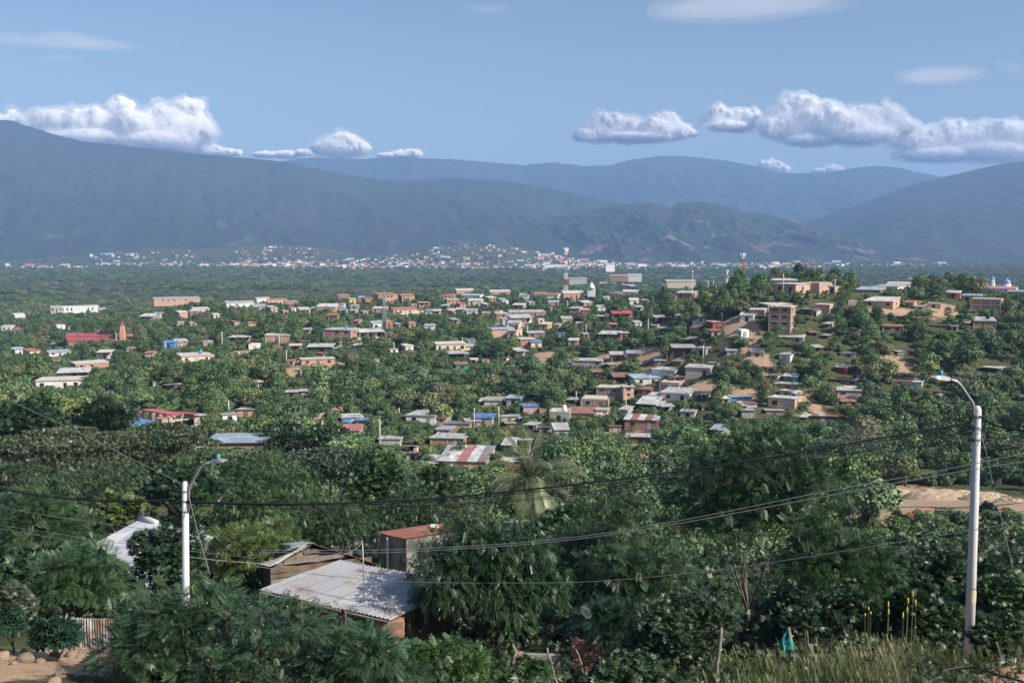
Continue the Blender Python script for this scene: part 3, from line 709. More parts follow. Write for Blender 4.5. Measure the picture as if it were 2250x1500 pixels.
# ------------------------------------------------------------------ houses of the valley and the hill
HOUSES = []   # (label, x0, x1, ytop, ybase, D) of everything a tree must not hide
LAND = []     # (short phrase, px, py, D) landmarks the tree labels refer to
def house(label, x0, x1, yt, ye, yb, wall, roof, D=None, dep=7.0, yaw=None, n=2, porch=0, fr=0, st=1, door=1, tank=None, lm=None, over=.3, cat='house', name=None, group=None, par=0, back=None, wmat='dark', skirt=2.5, patch=None):
    pxc = (x0+x1)/2
    if D is None:
        D = hits(pxc, yb) or 300.0
    yaw = R_.choice([-22, -14, -8, 8, 15, 24]) if yaw is None else yaw
    a = math.radians(yaw); Wb = (x1-x0)/FP*D
    dep = min(dep, max(2.5, Wb*1.1)); w = max(1.6, (Wb-dep*abs(math.sin(a)))/math.cos(a))
    base = at(pxc, yb, D); hf = max(1.3, at(pxc, ye, D).z-base.z); 
    hb = at(pxc, yt, D+dep).z-base.z if back is None else hf+back
    hb = min(max(hb, hf-.5), hf+.55*dep)
    nm = name or {'brick': 'brick_house', 'peach': 'brick_house', 'tinw': 'tin_shed', 'wood': 'wooden_shack'}.get(wall, 'house')
    az = math.atan2(base.x, base.y)
    root = empty(nm, (base.x, base.y, base.z), -az+a, label, cat, group)
    HOUSES.append((label, x0, x1, yt, yb, D))
    if lm: LAND.append((lm, pxc, (yt+yb)/2, D))
    small = (x1-x0) < 16
    if par: hb = hf
    def roofz(y): return hf+(hb-hf)*y/dep
    # walls : a prism under the roof, set back behind the posts where there is a porch
    y0 = 1.7 if porch else 0.0
    mb = MB(); X = w/2
    mb.hexa([(-X,y0,-skirt),(X,y0,-skirt),(X,dep,-skirt),(-X,dep,-skirt),(-X,y0,roofz(y0)-.02),(X,y0,roofz(y0)-.02),(X,dep,hb-.02),(-X,dep,hb-.02)])
    mb.build('wall', MT[wall], root)
    if small:
        if roof: MB().slab([(-X-.2,-.2,hf+.14),(X+.2,-.2,hf+.14),(X+.2,dep+.2,hb+.14),(-X-.2,dep+.2,hb+.14)], .12).build('roof', MT[roof], root)
        return root
    # roof
    e = over; sl_ = (hb-hf)/dep
    if par:
        mb = MB(); mb.box(-X-.05, X+.05, -.05, .12, hf-.02, hf+par); mb.box(-X-.05, X+.05, dep-.12, dep+.05, hf-.02, hf+par)
        mb.box(-X-.05, -X+.12, .12, dep-.12, hf-.02, hf+par); mb.box(X-.12, X+.05, .12, dep-.12, hf-.02, hf+par); mb.build('parapet', MT[wall], root)
        MB().box(-X+.12, X-.12, .12, dep-.12, hf-.02, hf+.1).build('roof', MT['slab'], root)
    elif roof:
        f0 = -.35-e if porch else -e
        if patch:
            k = len(patch); 
            for i, pm in enumerate(patch):
                a0 = -X-e+(2*X+2*e)*i/k; a1 = -X-e+(2*X+2*e)*(i+1)/k-.02
                MB().slab([(a0,f0,hf+.16+f0*sl_+.012*i),(a1,f0,hf+.16+f0*sl_+.012*i),(a1,dep+e,hb+.16+e*sl_+.012*i),(a0,dep+e,hb+.16+e*sl_+.012*i)], .10).build('roof', MT[pm], root)
        else:
            th = .2 if roof == 'slab' else .09
            rf = MB().slab([(-X-e,f0,hf+th+.05+f0*sl_),(X+e,f0,hf+th+.05+f0*sl_),(X+e,dep+e,hb+th+.05+e*sl_),(-X-e,dep+e,hb+th+.05+e*sl_)], th).build('roof', MT[roof], root)
    # a lean-to on one side of the bigger houses
    if (x1-x0) > 40 and not par and st == 1 and R_.random() < .62:
        sx = R_.choice([-1, 1]); aw = w*R_.uniform(.22, .4); ad = dep*R_.uniform(.45, .75); ay = R_.choice([-.8, .6, 1.4]); ah = hf*R_.uniform(.66, .86); xa, xb = (X+.02, X+aw) if sx > 0 else (-X-aw, -X-.02)
        am = R_.choice(['brick', 'grey', 'tinw', 'wood', 'cream', 'peach']); MB().box(xa, xb, ay, ay+ad, -skirt, ah).build('annex', MT[am], root)
        MB().slab([(xa-.2,ay-.4,ah+.10),(xb+.2,ay-.4,ah+.10),(xb+.2,ay+ad+.2,ah+.5),(xa-.2,ay+ad+.2,ah+.5)], .08).build('annex_roof', MT[R_.choice(['tin', 'rust', 'tinl', 'tind', 'tinb'])], root)
        MB().box((xa+xb)/2-.35, (xa+xb)/2+.35, ay-.05, ay+.02, -.2, ah*.75).build('door', MT['dark'], root)
    if (x1-x0) > 30 and roof and not par and R_.random() < .4:      # stones and a board that hold the sheets down
        for i in range(3):
            xx = R_.uniform(-X*.8, X*.8); yy = R_.uniform(.5, dep-.5); zz = hf+.16+(yy)*sl_; MB().box(xx-.2, xx+.2, yy-.15, yy+.15, zz, zz+.2).build('roof_weight', MT[R_.choice(['brick', 'wood', 'conc'])], root)
    # porch posts
    if porch:
        k = max(2, int(w/2.6)+1)
        for i in range(k):
            xx = -X+.12+(w-.24)*i/(k-1); MB().box(xx-.09, xx+.09, 0, .18, -skirt, hf-.03).build('post', MT['conc' if wall in ('brick','peach','white','cream') else 'wood'], root)
        if porch > 1: MB().box(-X, X, .18, .3, -skirt, .85).build('porch_wall', MT[wall], root)
    # concrete frame : columns and ring beams proud of the bricks
    if fr:
        mb = MB(); k = max(2, int(round(w/3.2))+1)
        for i in range(k):
            xx = -X+(w)*i/(k-1); mb.box(xx-.14, xx+.14, y0-.05, y0+.1, -skirt, roofz(y0)-.04)
        for s in range(st):
            zz = hf*(s+1)/st-.16; mb.box(-X-.14, X+.14, y0-.07, y0+.08, zz-.12, min(zz+.12, hf-.03))
        for sx in (-1, 1):
            kk = max(2, int(round(dep/3.2))+1)
            for i in range(kk):
                yy = y0+(dep-y0)*i/(kk-1); xx = sx*X; mb.box(min(xx, xx+sx*.05)-.001, max(xx, xx+sx*.05)+.001, yy-.13, yy+.13, -skirt, roofz(yy)-.05)
            for s in range(st):
                zz = hf*(s+1)/st-.16; xx = sx*X; mb.box(min(xx, xx+sx*.065), max(xx, xx+sx*.065), y0+.15, dep-.15, zz-.11, min(zz+.11, hf-.04))
        mb.build('frame', MT['conc'], root)
    # windows and door on the face towards us, a window on each side
    sh = hf/st; wy = y0; n = min(n, max(1, int(w/2.6))) if n else 0
    for s in range(st):
        k = n
        for i in range(k):
            xx = -X+w*(i+.5)/k+R_.uniform(-.12, .12); ww = min(.55, w/(k*3.6))*R_.uniform(.7, 1.2); z0 = s*sh+sh*.42; z1 = s*sh+sh*.80
            if s == 0 and i == k//2 and door:
                MB().box(xx-.45, xx+.45, wy-.04, wy+.02, -.25, sh*.78).build('door', MT[R_.choice(['dark', 'tinw', 'wood'])], root); continue
            if k > 1 and R_.random() < .3: continue
            o = MB().box(xx-ww, xx+ww, wy-.04, wy+.02, z0, z1).build('window', MT[wmat], root)
            if (x1-x0) > 34:
                f = MB(); f.box(xx-ww-.12, xx+ww+.12, wy-.10, wy+.01, z0-.09, z0); f.build('sill', MT['conc'], o)
        for sx in (-1, 1):
            if dep > 4 and hf/st > 1.9:
                yy = y0+(dep-y0)*.5; MB().box(sx*X-(.03 if sx > 0 else .05), sx*X+(.05 if sx > 0 else .03), yy-.5, yy+.5, s*sh+sh*.45, s*sh+sh*.78).build('window', MT['dark'], root)
    if tank:
        c = Vector((X*.4, dep*.45, roofz(dep*.45)+.25)); Mw = Matrix.Translation(base) @ Matrix.Rotation(-az+a, 4, 'Z'); p = Mw @ c
        t = empty('water_tank', p, 0, '%s water tank on the roof of the %s' % (tank[1], tank[2]), 'water tank')
        MB().lathe([(.5,.0),(.56,.1),(.56,.95),(.5,1.1)], 14).build('barrel', MT[tank[0]], t, True); MB().lathe([(.52,1.1),(.3,1.25),(.18,1.32)], 14).build('lid', MT[tank[0]], t, True)
    return root

B = 'brick'; P_ = 'peach'
H = house
# --- far left valley
H('long white row of low flat blocks with many windows in the green valley', 137,216,671,673,688, 'white','slab', n=9, dep=12, yaw=6, door=0, lm='the white apartment row', over=.1)
H('grey-white low block left of the white apartment row', 112,138,672,674,689, 'grey','slab', n=3, yaw=6, over=.1)
H('white flat house at the valley edge with brick wing beside it', 0,29,714,717,729, 'white','slab', n=3, over=.1)
H('salmon-roofed brick wing beside the white flat valley house', 29,52,719,724,732, P_,'clay', n=2)
H('small white house with brick end below the white apartment row', 32,57,688,692,700, 'white','slab', n=2)
H('blue tarpaulin-roofed shed beside a small white flat house', 355,388,748,753,770, 'bluew','blue', n=1, yaw=-15, lm='the blue tarpaulin shed')
H('small white flat-roofed house with brick side next to the blue tarpaulin shed', 386,416,744,751,764, B,'tinl', n=2, yaw=10)
H('lone brick house with low grey roof beside a tall pole', 500,552,736,741,753, P_,'tin', n=3, porch=1, yaw=-10, lm='the lone grey-roofed brick house')
H('cream flat-roofed house with a blue tank above the dirt lane', 396,470,775,782,798, 'cream','slab', n=4, yaw=12, tank=('tankbl','blue','cream lane house'), lm='the cream house with the blue tank')
H('open white-framed house with a pale slab roof and dark rooms', 210,247,769,774,791, 'white','slab', n=2, porch=1, yaw=-12)
H('stepped brick house half hidden behind the white porch roof', 165,242,792,798,812, B,'slab', n=3, fr=1, yaw=14)
H('house with a wide white sheet porch roof on dark openings', 126,196,808,818,832, B,'tinl', n=4, porch=2, yaw=-8, lm='the white porch roof')
H('two-storey white house with flat terrace and balcony openings', 77,184,828,836,858, 'white','slab', n=5, st=1, yaw=-12, dep=9, lm='the white terrace house')
H('small house with a salmon-red roof among the valley trees', 60,95,765,771,781, 'cream','clay', n=2)
H('low house with pale blue sheet roof right of the salmon-roofed one', 108,158,768,774,781, 'white','tinb', n=3)
H('small house with bluish roof at the valley edge beside a frame', 31,58,762,768,781, 'white','tinb', n=2)
H('white-roofed hill house on brick base with turquoise fence below', 304,340,689,695,712, 'grey','tinl', n=3, porch=1)
H('cream house with bluish roof behind the white-roofed hill house', 330,356,686,690,700, 'cream','tinb', n=2)
H('cream house with open porch on the upper left hill', 421,464,675,679,689, 'cream','slab', n=3, yaw=15)
H('small square brick house below the cream porch house', 392,416,683,687,700, P_,'slab', n=2, yaw=15)
H('low brick wall house between trees right of the small square one', 416,440,680,684,694, B,'tin', n=1)
H('long white house on the crest of the upper left hill', 497,560,661,665,676, 'white','tinl', n=4, yaw=10)
H('long brick factory with thin grey roof on the plain', 340,440,652,656,666, P_,'tin', D=960, n=8, dep=20, yaw=4, door=0, lm='the long brick factory')
H('low broken brick yard wall in front of the long factory', 343,385,667,668,673, P_,None, n=0, dep=2.5, yaw=4)
H('tiny tin shack roof among trees above the bright grove', 334,353,838,842,849, 'grey','tin', n=1)
H('pale sheet shack roof alone in the thick left trees', 365,403,845,850,856, 'wood','tinl', n=1)
H('white shack sliver just above the red-roofed school', 235,251,858,862,867, 'white','tinl', n=1)
# --- left-centre ridge
H('white two-storey flat house with balcony on the ridge line', 563,595,653,656,668, 'white','slab', n=3, lm='the white ridge house')
H('salmon-roofed long house right of the white ridge house', 588,632,656,660,669, 'cream','clay', n=3)
H('square brick house with two windows at the ridge end', 625,657,659,661,671, B,None, n=2, par=.3, yaw=12, fr=1)
H('grey tin roofs huddled below the white ridge house', 560,587,668,674,683, 'grey','tin', n=2)
H('group house with white and grey sheets below the ridge gap', 693,740,667,674,686, P_,'tinl', n=4, yaw=-14)
H('red clay-roofed house on the ridge beside the big dark tree', 742,770,646,650,658, B,'clay', n=2)
H('yellow house front on the ridge', 767,784,655,657,669, 'yellow','slab', n=2)
H('brick house with white roof beside the yellow front', 784,799,650,655,668, P_,'tinb', n=2)
H('long brick house with dark windows left of the big pink complex', 799,828,653,657,668, B,'clay', n=2)
H('big pale brick complex with red roofs on the ridge line', 826,880,643,647,669, P_,'clay', n=5, st=2, yaw=16, dep=14, lm='the big pale brick complex')
H('long salmon wing with red roof right of the pale complex', 879,916,645,650,665, P_,'clay', n=4, yaw=16, dep=10)
H('tan low house row below the pale brick complex', 862,920,675,680,692, 'cream','clay', n=5, yaw=14)
H('flat tan house in front of the low tan row', 815,850,674,678,689, P_,'slab', n=3)
H('small white sheet roof beneath the tan row', 884,904,682,685,691, 'grey','tinl', n=1)
H('unfinished brick house with bare columns standing above its walls', 972,999,646,648,657, P_,None, n=2, par=.4, fr=1, lm='the unfinished column house')
H('tan flat-topped house right below the unfinished columns', 980,1012,656,658,669, P_,'slab', n=3, yaw=14)
H('pink stepped house on the skyline', 1002,1042,634,638,648, P_,'slab', n=3, yaw=10)
H('long white and grey low house behind the pink stepped one', 1009,1059,646,649,657, 'white','tin', n=5)
H('bright white arched sheet roof hall on the ridge', 1027,1060,656,661,671, 'cream','tinl', n=2)
H('low brick house right of the white arched roof', 1069,1095,651,654,664, B,'slab', n=2)
H('tan long flat house on the skyline right of the big crown', 1076,1122,637,641,649, P_,'slab', n=5)
H('white house with pale blue roof beneath the tan skyline house', 1099,1122,655,660,668, 'white','tinb', n=2)
H('salmon small house under the white grey row', 1006,1030,664,668,677, P_,'clay', n=2)
H('long red brick wall house behind a tree with pole in front', 582,637,733,737,755, B,'slab', n=3, fr=1, yaw=-6, lm='the long red brick house')
H('two-storey red brick house with grey roof and bare cream side', 702,780,720,725,752, B,'tin', n=3, fr=1, st=2, yaw=-24, dep=9, tank=('tankbl','blue','red brick hill house'), lm='the two-storey brick house')
H('cream stair-stepped house with porch next to the two-storey brick one', 785,850,722,729,748, 'cream','tinl', n=3, porch=1, yaw=16, lm='the cream stepped house')
H('white upper box with slanted roof behind the cream stepped house', 816,850,705,710,726, 'white','tinl', n=3, yaw=14)
H('brick block behind the white upper box', 845,866,704,706,726, B,None, n=1, par=.25, yaw=14)
H('open shelter with a bent grey sheet roof among dense trees', 674,734,755,762,773, 'wood','tin', n=2, porch=1, yaw=-6, lm='the bent grey shelter roof')
H('long low brick and white row above the dry slope', 661,738,785,789,803, P_,'tinl', n=6, yaw=6, lm='the low brick row')
H('tiny salmon-roofed hut left of the low brick row', 631,648,790,794,802, 'grey','clay', n=1)
H('white slab roof on posts at the edge of the dark gully', 559,578,836,839,852, 'white','slab', n=1, porch=1)
H('leaning shack of scrap sheets in the trees', 650,682,855,860,872, 'wood','tin', n=1)
H('fallen pale sheets and planks hut left of the leaning shack', 626,655,857,863,873, 'wood','tinl', n=1)
H('cream long house with brick end behind a round tree', 955,1028,751,756,774, 'cream','slab', n=4, yaw=10, lm='the cream long house')
H('bluish arched roof behind the cream long house', 1025,1049,743,749,757, 'grey','tinb', n=1)
H('grey open shed with sagging roof over dark gap', 984,1025,771,777,793, 'wood','tin', n=2, porch=1, yaw=8)
H('teal-walled shack with rusty roof in the green gully', 999,1032,795,801,814, 'teal','rust', n=1, door=0, lm='the teal shack')
H('large brick house with blue-grey roof at the end of the ridge', 1075,1140,719,724,745, P_,'tinb', n=4, yaw=14, dep=8, lm='the blue-grey-roofed brick house')
H('white sheet roof flat in the trees below the cream stepped house', 855,878,766,770,775, 'white','tinl', n=1)
H('dark brick ruin behind branches right of the white upper box', 897,915,706,709,724, B,None, n=1, par=.3)
# --- centre ridge
H('long brick house with white end wall on the upper lane', 1118,1202,681,686,698, B,'tinl', n=5, yaw=10, fr=1, lm='the long brick lane house')
H('white and green fronted house with grey roof on the lane', 1118,1176,691,698,713, 'white','tin', n=4, yaw=18, porch=1)
H('small cream house with white slanted roof at the lane corner', 1112,1144,704,710,722, 'cream','tinl', n=2)
H('salmon house beside white one on the far centre ridge', 1172,1202,642,646,653, P_,'clay', n=3)
H('white house on the far centre ridge', 1199,1229,644,648,658, 'white','clay', n=3)
H('pink stepped complex under the tall lattice mast', 1236,1286,639,645,663, P_,'slab', n=4, yaw=12, lm='the pink mast complex')
H('brick house with flat roof right of the pink complex', 1277,1307,661,665,678, B,'slab', n=3)
H('red-doored low house with white top below that brick house', 1277,1297,678,681,691, 'red','tinl', n=1)
H('small brown house half sunk in trees on the centre ridge', 1247,1277,674,678,690, B,'tin', n=2)
H('small house with bright white roof above the brown bank', 1234,1260,695,701,711, 'cream','tinl', n=2, lm='the white-roofed hut')
H('little white box house on the right of the centre ridge', 1325,1341,651,653,660, 'white','slab', n=2)
H('salmon little house right of the white box', 1347,1367,641,645,652, P_,'clay', n=2)
H('dusky brick hall on the skyline by the dark grove', 1367,1400,637,641,652, B,'slab', n=2, yaw=-8)
H('shed with a bright red roof and pale curtain in the grove', 1344,1392,682,689,701, B,'redr', n=2, porch=1, lm='the bright red shed')
H('dark brick house with a white wall deep in the hilltop grove', 1482,1529,639,644,664, B,'tin', n=2, yaw=-14, lm='the hilltop grove house')
H('grey tin house at the left end of the hill path', 1482,1501,688,693,706, 'tinw','tin', n=1)
H('open white and red roadside shelter on posts', 1528,1561,691,695,712, 'white','tind', n=1, porch=2)
H('small red hut with grey metal door', 1559,1592,705,708,724, 'red','tinl', n=1, wmat='glass', lm='the small red hut')
H('white walled shed at the top of the brown slope', 1623,1657,686,693,707, 'white','tin', n=2, yaw=-8, lm='the white walled shed')
H('brick house with fallen fill beside the white walled shed', 1644,1681,677,681,699, B,'tin', n=2, fr=1)
H('brick house with broad grey roof and open porch', 1312,1362,727,734,748, B,'tin', n=3, porch=1, yaw=-10, lm='the grey-roofed porch house')
H('brick annex right of the grey-roofed porch house', 1361,1383,729,732,746, B,'tin', n=1)
H('small dark brick hut left of the porch house', 1280,1296,731,734,745, B,'tin', n=1)
H('little brick house with white slanted roof below the bank', 1247,1271,743,748,762, P_,'tinl', n=2)
H('brick house with blue-edged roof on the lane slope', 1139,1180,742,746,764, B,'slab', n=2, yaw=12)
H('small cream house with bright blue roof on the lane slope', 1164,1193,747,752,765, 'cream','blue', n=2, yaw=10, lm='the small blue roof')
H('grey sheet roofs beside poles above the blue-edged house', 1158,1200,727,732,744, B,'tin', n=2)
H('white cube house with black tanks at the lane bend', 1108,1141,722,727,746, 'cream','slab', n=2, tank=('tankb','black','white cube house'))
H('shed with wide pale roof on thin posts under the lane', 1128,1167,764,771,787, 'grey','tinl', n=1, porch=1)
H('tiny blue roof under the brown bank', 1225,1243,729,733,741, 'grey','blue', n=1)
H('long shed with grey roof and dark windows in deep green', 1257,1325,787,793,806, 'grey','tin', n=3, yaw=-6, lm='the long grey shed')
H('dark open veranda house joined to a grey block box', 1475,1530,757,764,783, 'tind','tin', n=2, porch=1, yaw=6)
H('grey-white block box with window beside the dark veranda', 1524,1556,762,765,786, 'grey','tin', n=1, yaw=-20, lm='the grey block box')
H('bare white frame house on stilts at the brown slope', 1627,1658,722,726,746, 'white',None, n=1, porch=1)
H('white plastered house with dark square windows on the slope', 1421,1493,806,813,830, 'white','tin', n=4, yaw=-20, dep=8, lm='the white plastered house')
H('long grey block house right of the white plastered house', 1502,1564,800,808,831, 'grey','tin', n=3, yaw=-8, lm='the long grey block house')
H('dark plank shack above the white plastered house', 1470,1502,788,794,807, 'wood','tind', n=1)
H('grey sheet roof behind the long grey block house', 1548,1584,795,801,808, 'grey','tin', n=1)
H('dark plank shed with rusty roof left of the white plastered house', 1345,1388,819,828,841, 'wood','rust', n=1, porch=1, yaw=10)
H('long house with wide bluish white roof and red door', 1386,1458,821,831,846, 'white','tinb', n=4, yaw=14, dep=8)
H('brick house with unfinished top behind parked scrap', 1442,1498,836,842,858, B,None, n=3, fr=1, par=.3, yaw=-14, lm='the unfinished brick box')
H('patchwork lean-to house of rusty and blue sheets', 1472,1513,823,828,843, 'cream','rust', n=2, porch=1)
H('two-storey pink brick house with flat roof on the slope', 1305,1368,847,852,878, B,'slab', n=3, st=2, fr=1, yaw=-10, dep=8, lm='the pink two-storey house')
H('tall narrow brick stair tower beside the pink two-storey house', 1366,1396,846,850,886, P_,'slab', n=1, st=3, yaw=12, tank=('tankb','black','brick stair tower'))
H('low brick house with dark door below the pink two-storey house', 1272,1340,873,878,897, B,None, n=3, fr=1, par=.2, yaw=-8)
H('wide grey-roofed house with a white satellite dish', 1442,1524,851,864,882, 'white','tin', n=3, yaw=-14, dep=9, lm='the wide grey-roofed house')
H('brick house with pale roof left of the dish house', 1419,1464,862,870,883, B,'tinl', n=2, yaw=-12)
H('shack with broad grey roof and green door', 1392,1448,871,887,903, 'wood','tin', n=3, yaw=-14, porch=1, lm='the green-door shack')
H('scrap-walled hut behind the green-door shack', 1396,1435,850,856,868, 'rust','rust', n=1)
H('brick house with a small bright blue roof at the bend', 1147,1186,887,893,912, P_,'blue', n=2, fr=1, yaw=10, lm='the blue-roofed brick cube')
H('brick yard walls right of the blue-roofed cube', 1184,1203,898,900,914, B,None, n=1, par=.2)
H('concrete two-level house with terrace and pale tank', 1204,1253,896,907,931, 'grey','slab', n=3, par=.35, yaw=-6, tank=('tankw','pale','concrete terrace house'), lm='the concrete terrace house')
H('low house with striped rusty roof right of the concrete terrace', 1248,1309,895,909,920, B,'rust', n=2, yaw=-4, lm='the long rusty roof')
H('cream shack with grey roof at the end of the rusty roof', 1307,1337,896,901,917, 'cream','tin', n=1)
H('corrugated metal shed with grey walls behind a white pole', 1355,1385,892,900,916, 'tinw','tin', n=1, lm='the corrugated shed')
H('brick cottage with striped white and rusty sheet roof', 1368,1448,911,923,946, B,'tin', n=3, yaw=-6, patch=['tinl','rust','tinl','rust','tin'], lm='the striped-roof cottage')
H('brown plank cabin with a white sheet roof on bare earth', 1385,1431,954,960,977, 'wood','tinl', n=2, yaw=-4, lm='the white-roofed plank cabin')
H('blue-walled shack with pale roof in the trees', 1596,1658,866,873,884, 'bluew','tinb', n=1, yaw=12, lm='the blue-walled shack')
H('rusty pale-roofed shack below the blue-walled shack', 1629,1673,880,887,899, 'grey','rust', n=2)
H('grey walled hut with blank front beside a dead tree', 1627,1658,898,902,921, 'grey','tin', n=0, door=0)
H('grey house with mono-pitch sheet roof above the big feathery tree', 1554,1598,931,945,958, 'grey','tinb', n=1, yaw=-18, lm='the mono-pitch grey house')
H('two tin lean-to roofs stacked under the concrete terrace', 1216,1253,930,944,960, 'tinw','tin', n=1)
# --- centre foreground group
H('wide house with striped pale, red and dark roof over arcaded front', 949,1080,980,1014,1042, P_,'tin', n=5, yaw=-10, dep=13, patch=['tin','tinl','pinkr','tinl','tind'], lm='the red-striped roof house', fr=1)
H('half-built brick house with tin roof and open terrace', 937,1028,954,963,984, B,'tin', n=4, yaw=-12, dep=8, fr=1, lm='the half-built terrace house')
H('brick house with blue-grey slanted roof behind the terrace house', 953,995,936,947,957, P_,'tinb', n=1, yaw=-14)
H('low house with blackened roof behind a small cypress', 978,1036,926,935,944, P_,'tind', n=3, yaw=-6)
H('grey house with small tin roof behind a white pole', 1022,1060,919,927,938, 'grey','tin', n=1)
H('grey block house with bright blue roof beside a white pole', 1038,1085,909,918,934, 'grey','blue', n=1, yaw=-8, lm='the blue-roofed block house')
H('pale sheet roofs right of the blue-roofed block house', 1097,1142,915,922,927, 'grey','tinl', n=1)
H('long plastered house with pale roof and black tanks', 879,970,902,913,933, 'white','tinl', n=3, yaw=-16, dep=10, tank=('tankb','black','long plastered house'), lm='the long plastered house')
H('small house with red roof on the wooded slope', 745,794,933,947,960, P_,'pinkr', n=2, yaw=-10, lm='the small red-roofed house')
H('grey sheet-roofed house with blue wall above the red-roofed one', 747,801,909,920,930, 'bluew','tin', n=1, yaw=8)
H('small pink brick house with blue roof edge', 777,809,918,924,937, P_,'blue', n=1)
H('low grey wall house lost in trees behind a white pole', 828,884,961,966,979, 'grey','tin', n=2)
H('shack with tan wall and blue corner in the gully trees', 1060,1106,872,880,893, 'cream','tin', n=1)
H('tin-roofed veranda house on stilts above the palm', 1100,1132,962,976,994, 'grey','tin', n=2, porch=1, yaw=-15)
H('brick house with white roof line behind the palm fronds', 1106,1180,1010,1015,1034, B,'tinl', n=2, yaw=5, fr=1)
H('small square brick house with flat grey roof on the left', 517,563,896,900,917, P_,'tin', n=1, yaw=-12, lm='the square brick house')
H('white shed with dark roof next to the square brick house', 486,524,907,913,925, 'white','tin', n=1, yaw=10)
# --- right hill
H('long half-built brick house on the crest with grey left face', 1686,1762,622,625,648, P_,'slab', D=318, n=4, yaw=-30, dep=9, fr=1, lm='the crest brick house')
H('high blank brick yard building on the crest', 1741,1818,620,622,640, P_,None, D=335, n=0, door=0, par=.2, yaw=-28, dep=12, fr=1)
H('pale flat hall behind the crest brick house', 1690,1750,613,617,630, 'cream','slab', D=365, n=0, door=0, yaw=-12)
H('small peach house at the end of the crest wall', 1816,1841,627,630,642, P_,None, D=325, n=2, par=.2, yaw=-24)
H('four-storey brick tower house with concrete frame on the slope', 1684,1740,672,675,735, B,'slab', n=3, st=4, fr=1, yaw=-10, dep=8, door=0, lm='the brick tower house')
H('long brick storey with slab roof behind the tower house', 1678,1746,666,670,682, B,'slab', n=3, fr=1)
H('dark scrap shack right of the tower house', 1747,1794,676,680,693, 'wood','tind', n=3)
H('plain brick wall house at the end of the scrap shack', 1781,1828,668,670,689, P_,None, n=0, door=0, par=.2, yaw=-16, fr=1)
H('small slab-roofed hut with a black tank below the crest', 1790,1835,655,658,668, 'grey','slab', D=318, n=1, tank=('tankb','black','hut below the crest'))
H('broad tan house with flat pale roof at the hill edge', 1893,1967,652,662,677, P_,'tinl', n=3, yaw=-14, dep=9, lm='the broad tan house')
H('red brick house with blue sheet roof behind the broad tan house', 1876,1938,630,637,654, P_,'tinb', D=395, n=3, yaw=-16)
H('big white hall with arched roof behind the hill edge', 1905,1985,624,629,640, 'white','tinl', D=520, n=3, yaw=-20, dep=22, over=.6, lm='the white arched hall')
H('cream factory block behind the arched hall', 1948,2003,620,624,634, 'cream','slab', D=620, n=6, door=0)
H('tall brick warehouse with concrete grid at the edge of the hill', 2132,2197,655,658,691, B,None, n=0, door=0, fr=1, st=3, par=.25, yaw=-6, dep=9, lm='the gridded brick warehouse')
H('bluish roofed house behind the gridded brick warehouse', 2111,2162,646,650,668, 'grey','tinb', D=352, n=2)
H('lower brick box with white roof below the warehouse', 2137,2187,697,705,732, B,'tinl', n=1, door=0, fr=1, st=2, yaw=8, dep=6, tank=('tankb','black','lower brick box'), lm='the lower brick box')
H('small abandoned brick house with dark windows in the trees', 1938,1984,713,717,732, B,'clay', n=3, fr=1, yaw=5, lm='the abandoned brick house')
H('white shed roof alone right of the abandoned house', 2046,2090,713,719,724, 'wood','tinl', n=2, yaw=8)
H('shack with thin white roof above the brown clearing', 1964,2003,768,774,783, 'grey','tinl', n=2, lm='the clearing shack')
H('white walled hut with dark door below the tower house', 1703,1744,774,779,796, 'white','tin', n=2, lm='the white hut')
H('wide white sheet roof at the foot of the tower house', 1709,1767,733,741,752, 'grey','tinl', n=2, yaw=-8)
H('tiny open kiosk shack under a flat roof in dark trees', 1803,1823,734,737,748, 'wood','tin', n=1, porch=1)
H('narrow shack with white top and red lower wall', 1829,1865,801,807,821, 'red','tinl', n=2)
H('teal-walled hut with white slanted roof', 1719,1753,820,827,842, 'teal','tinl', n=1, lm='the teal-walled hut')
H('long plank house with grey roof under the teal-walled hut', 1704,1757,838,844,858, P_,'tin', n=3)
H('white shed with double roof below the long plank house', 1702,1753,854,859,872, 'white','tinl', n=1)
H('brick house with white roof and dark windows facing the gully', 1680,1752,869,875,902, P_,'tinl', n=3, yaw=-14, dep=7, fr=1, lm='the gully brick house')
H('shack with pale rusty roof at the stair path', 1818,1868,828,834,845, 'wood','rust', n=2)
H('long white sheet-roofed shed below the stair path', 1836,1896,848,858,873, 'tinw','tinl', n=2, yaw=8, lm='the long white shed')
H('rusty white roof hut under the long white shed', 1845,1884,870,884,894, 'wood','rust', n=1)
H('low shed with white and rusty striped roof above the big tree', 1772,1842,909,920,927, 'wood','tin', n=1, yaw=4, patch=['tinl','rust','tinl','rust','rust'], lm='the striped shed')
H('house with rust-brown roof and white end roof', 1957,2026,829,840,850, 'white','rust', n=2, yaw=-6, patch=['rust','rust','tinl'], lm='the rust-brown roof')
H('white gate wall hut left of the gully tree crown', 1680,1724,901,905,914, 'grey','tinl', n=1)
H('blue-walled lean-to in deep shade with pale roof', 2146,2203,803,808,823, 'bluew','tinl', n=2, porch=1, lm='the shaded blue lean-to')
H('sheet-roofed hut at the far edge beside the street lamp', 2232,2262,866,872,884, 'grey','rust', n=1)
H('rusty hut scrap behind the street lamp', 2048,2082,861,864,872, 'wood','rust', n=1)
H('pink and white terrace of houses below the domed church', 2160,2230,629,634,643, 'white','pinkr', D=700, n=8, yaw=-8, dep=10, lm='the pink terrace')
H('pale blue-roofed house in front of the pink terrace', 2213,2252,637,641,652, P_,'tinb', D=560, n=3)
H('big corrugated shed with blue-grey roof and orange brick walls', 432,593,953,973,1000, B,'tinb', n=0, door=0, yaw=-13, dep=9, over=.4, lm='the big blue-grey shed', skirt=4)
for r_ in (): pass
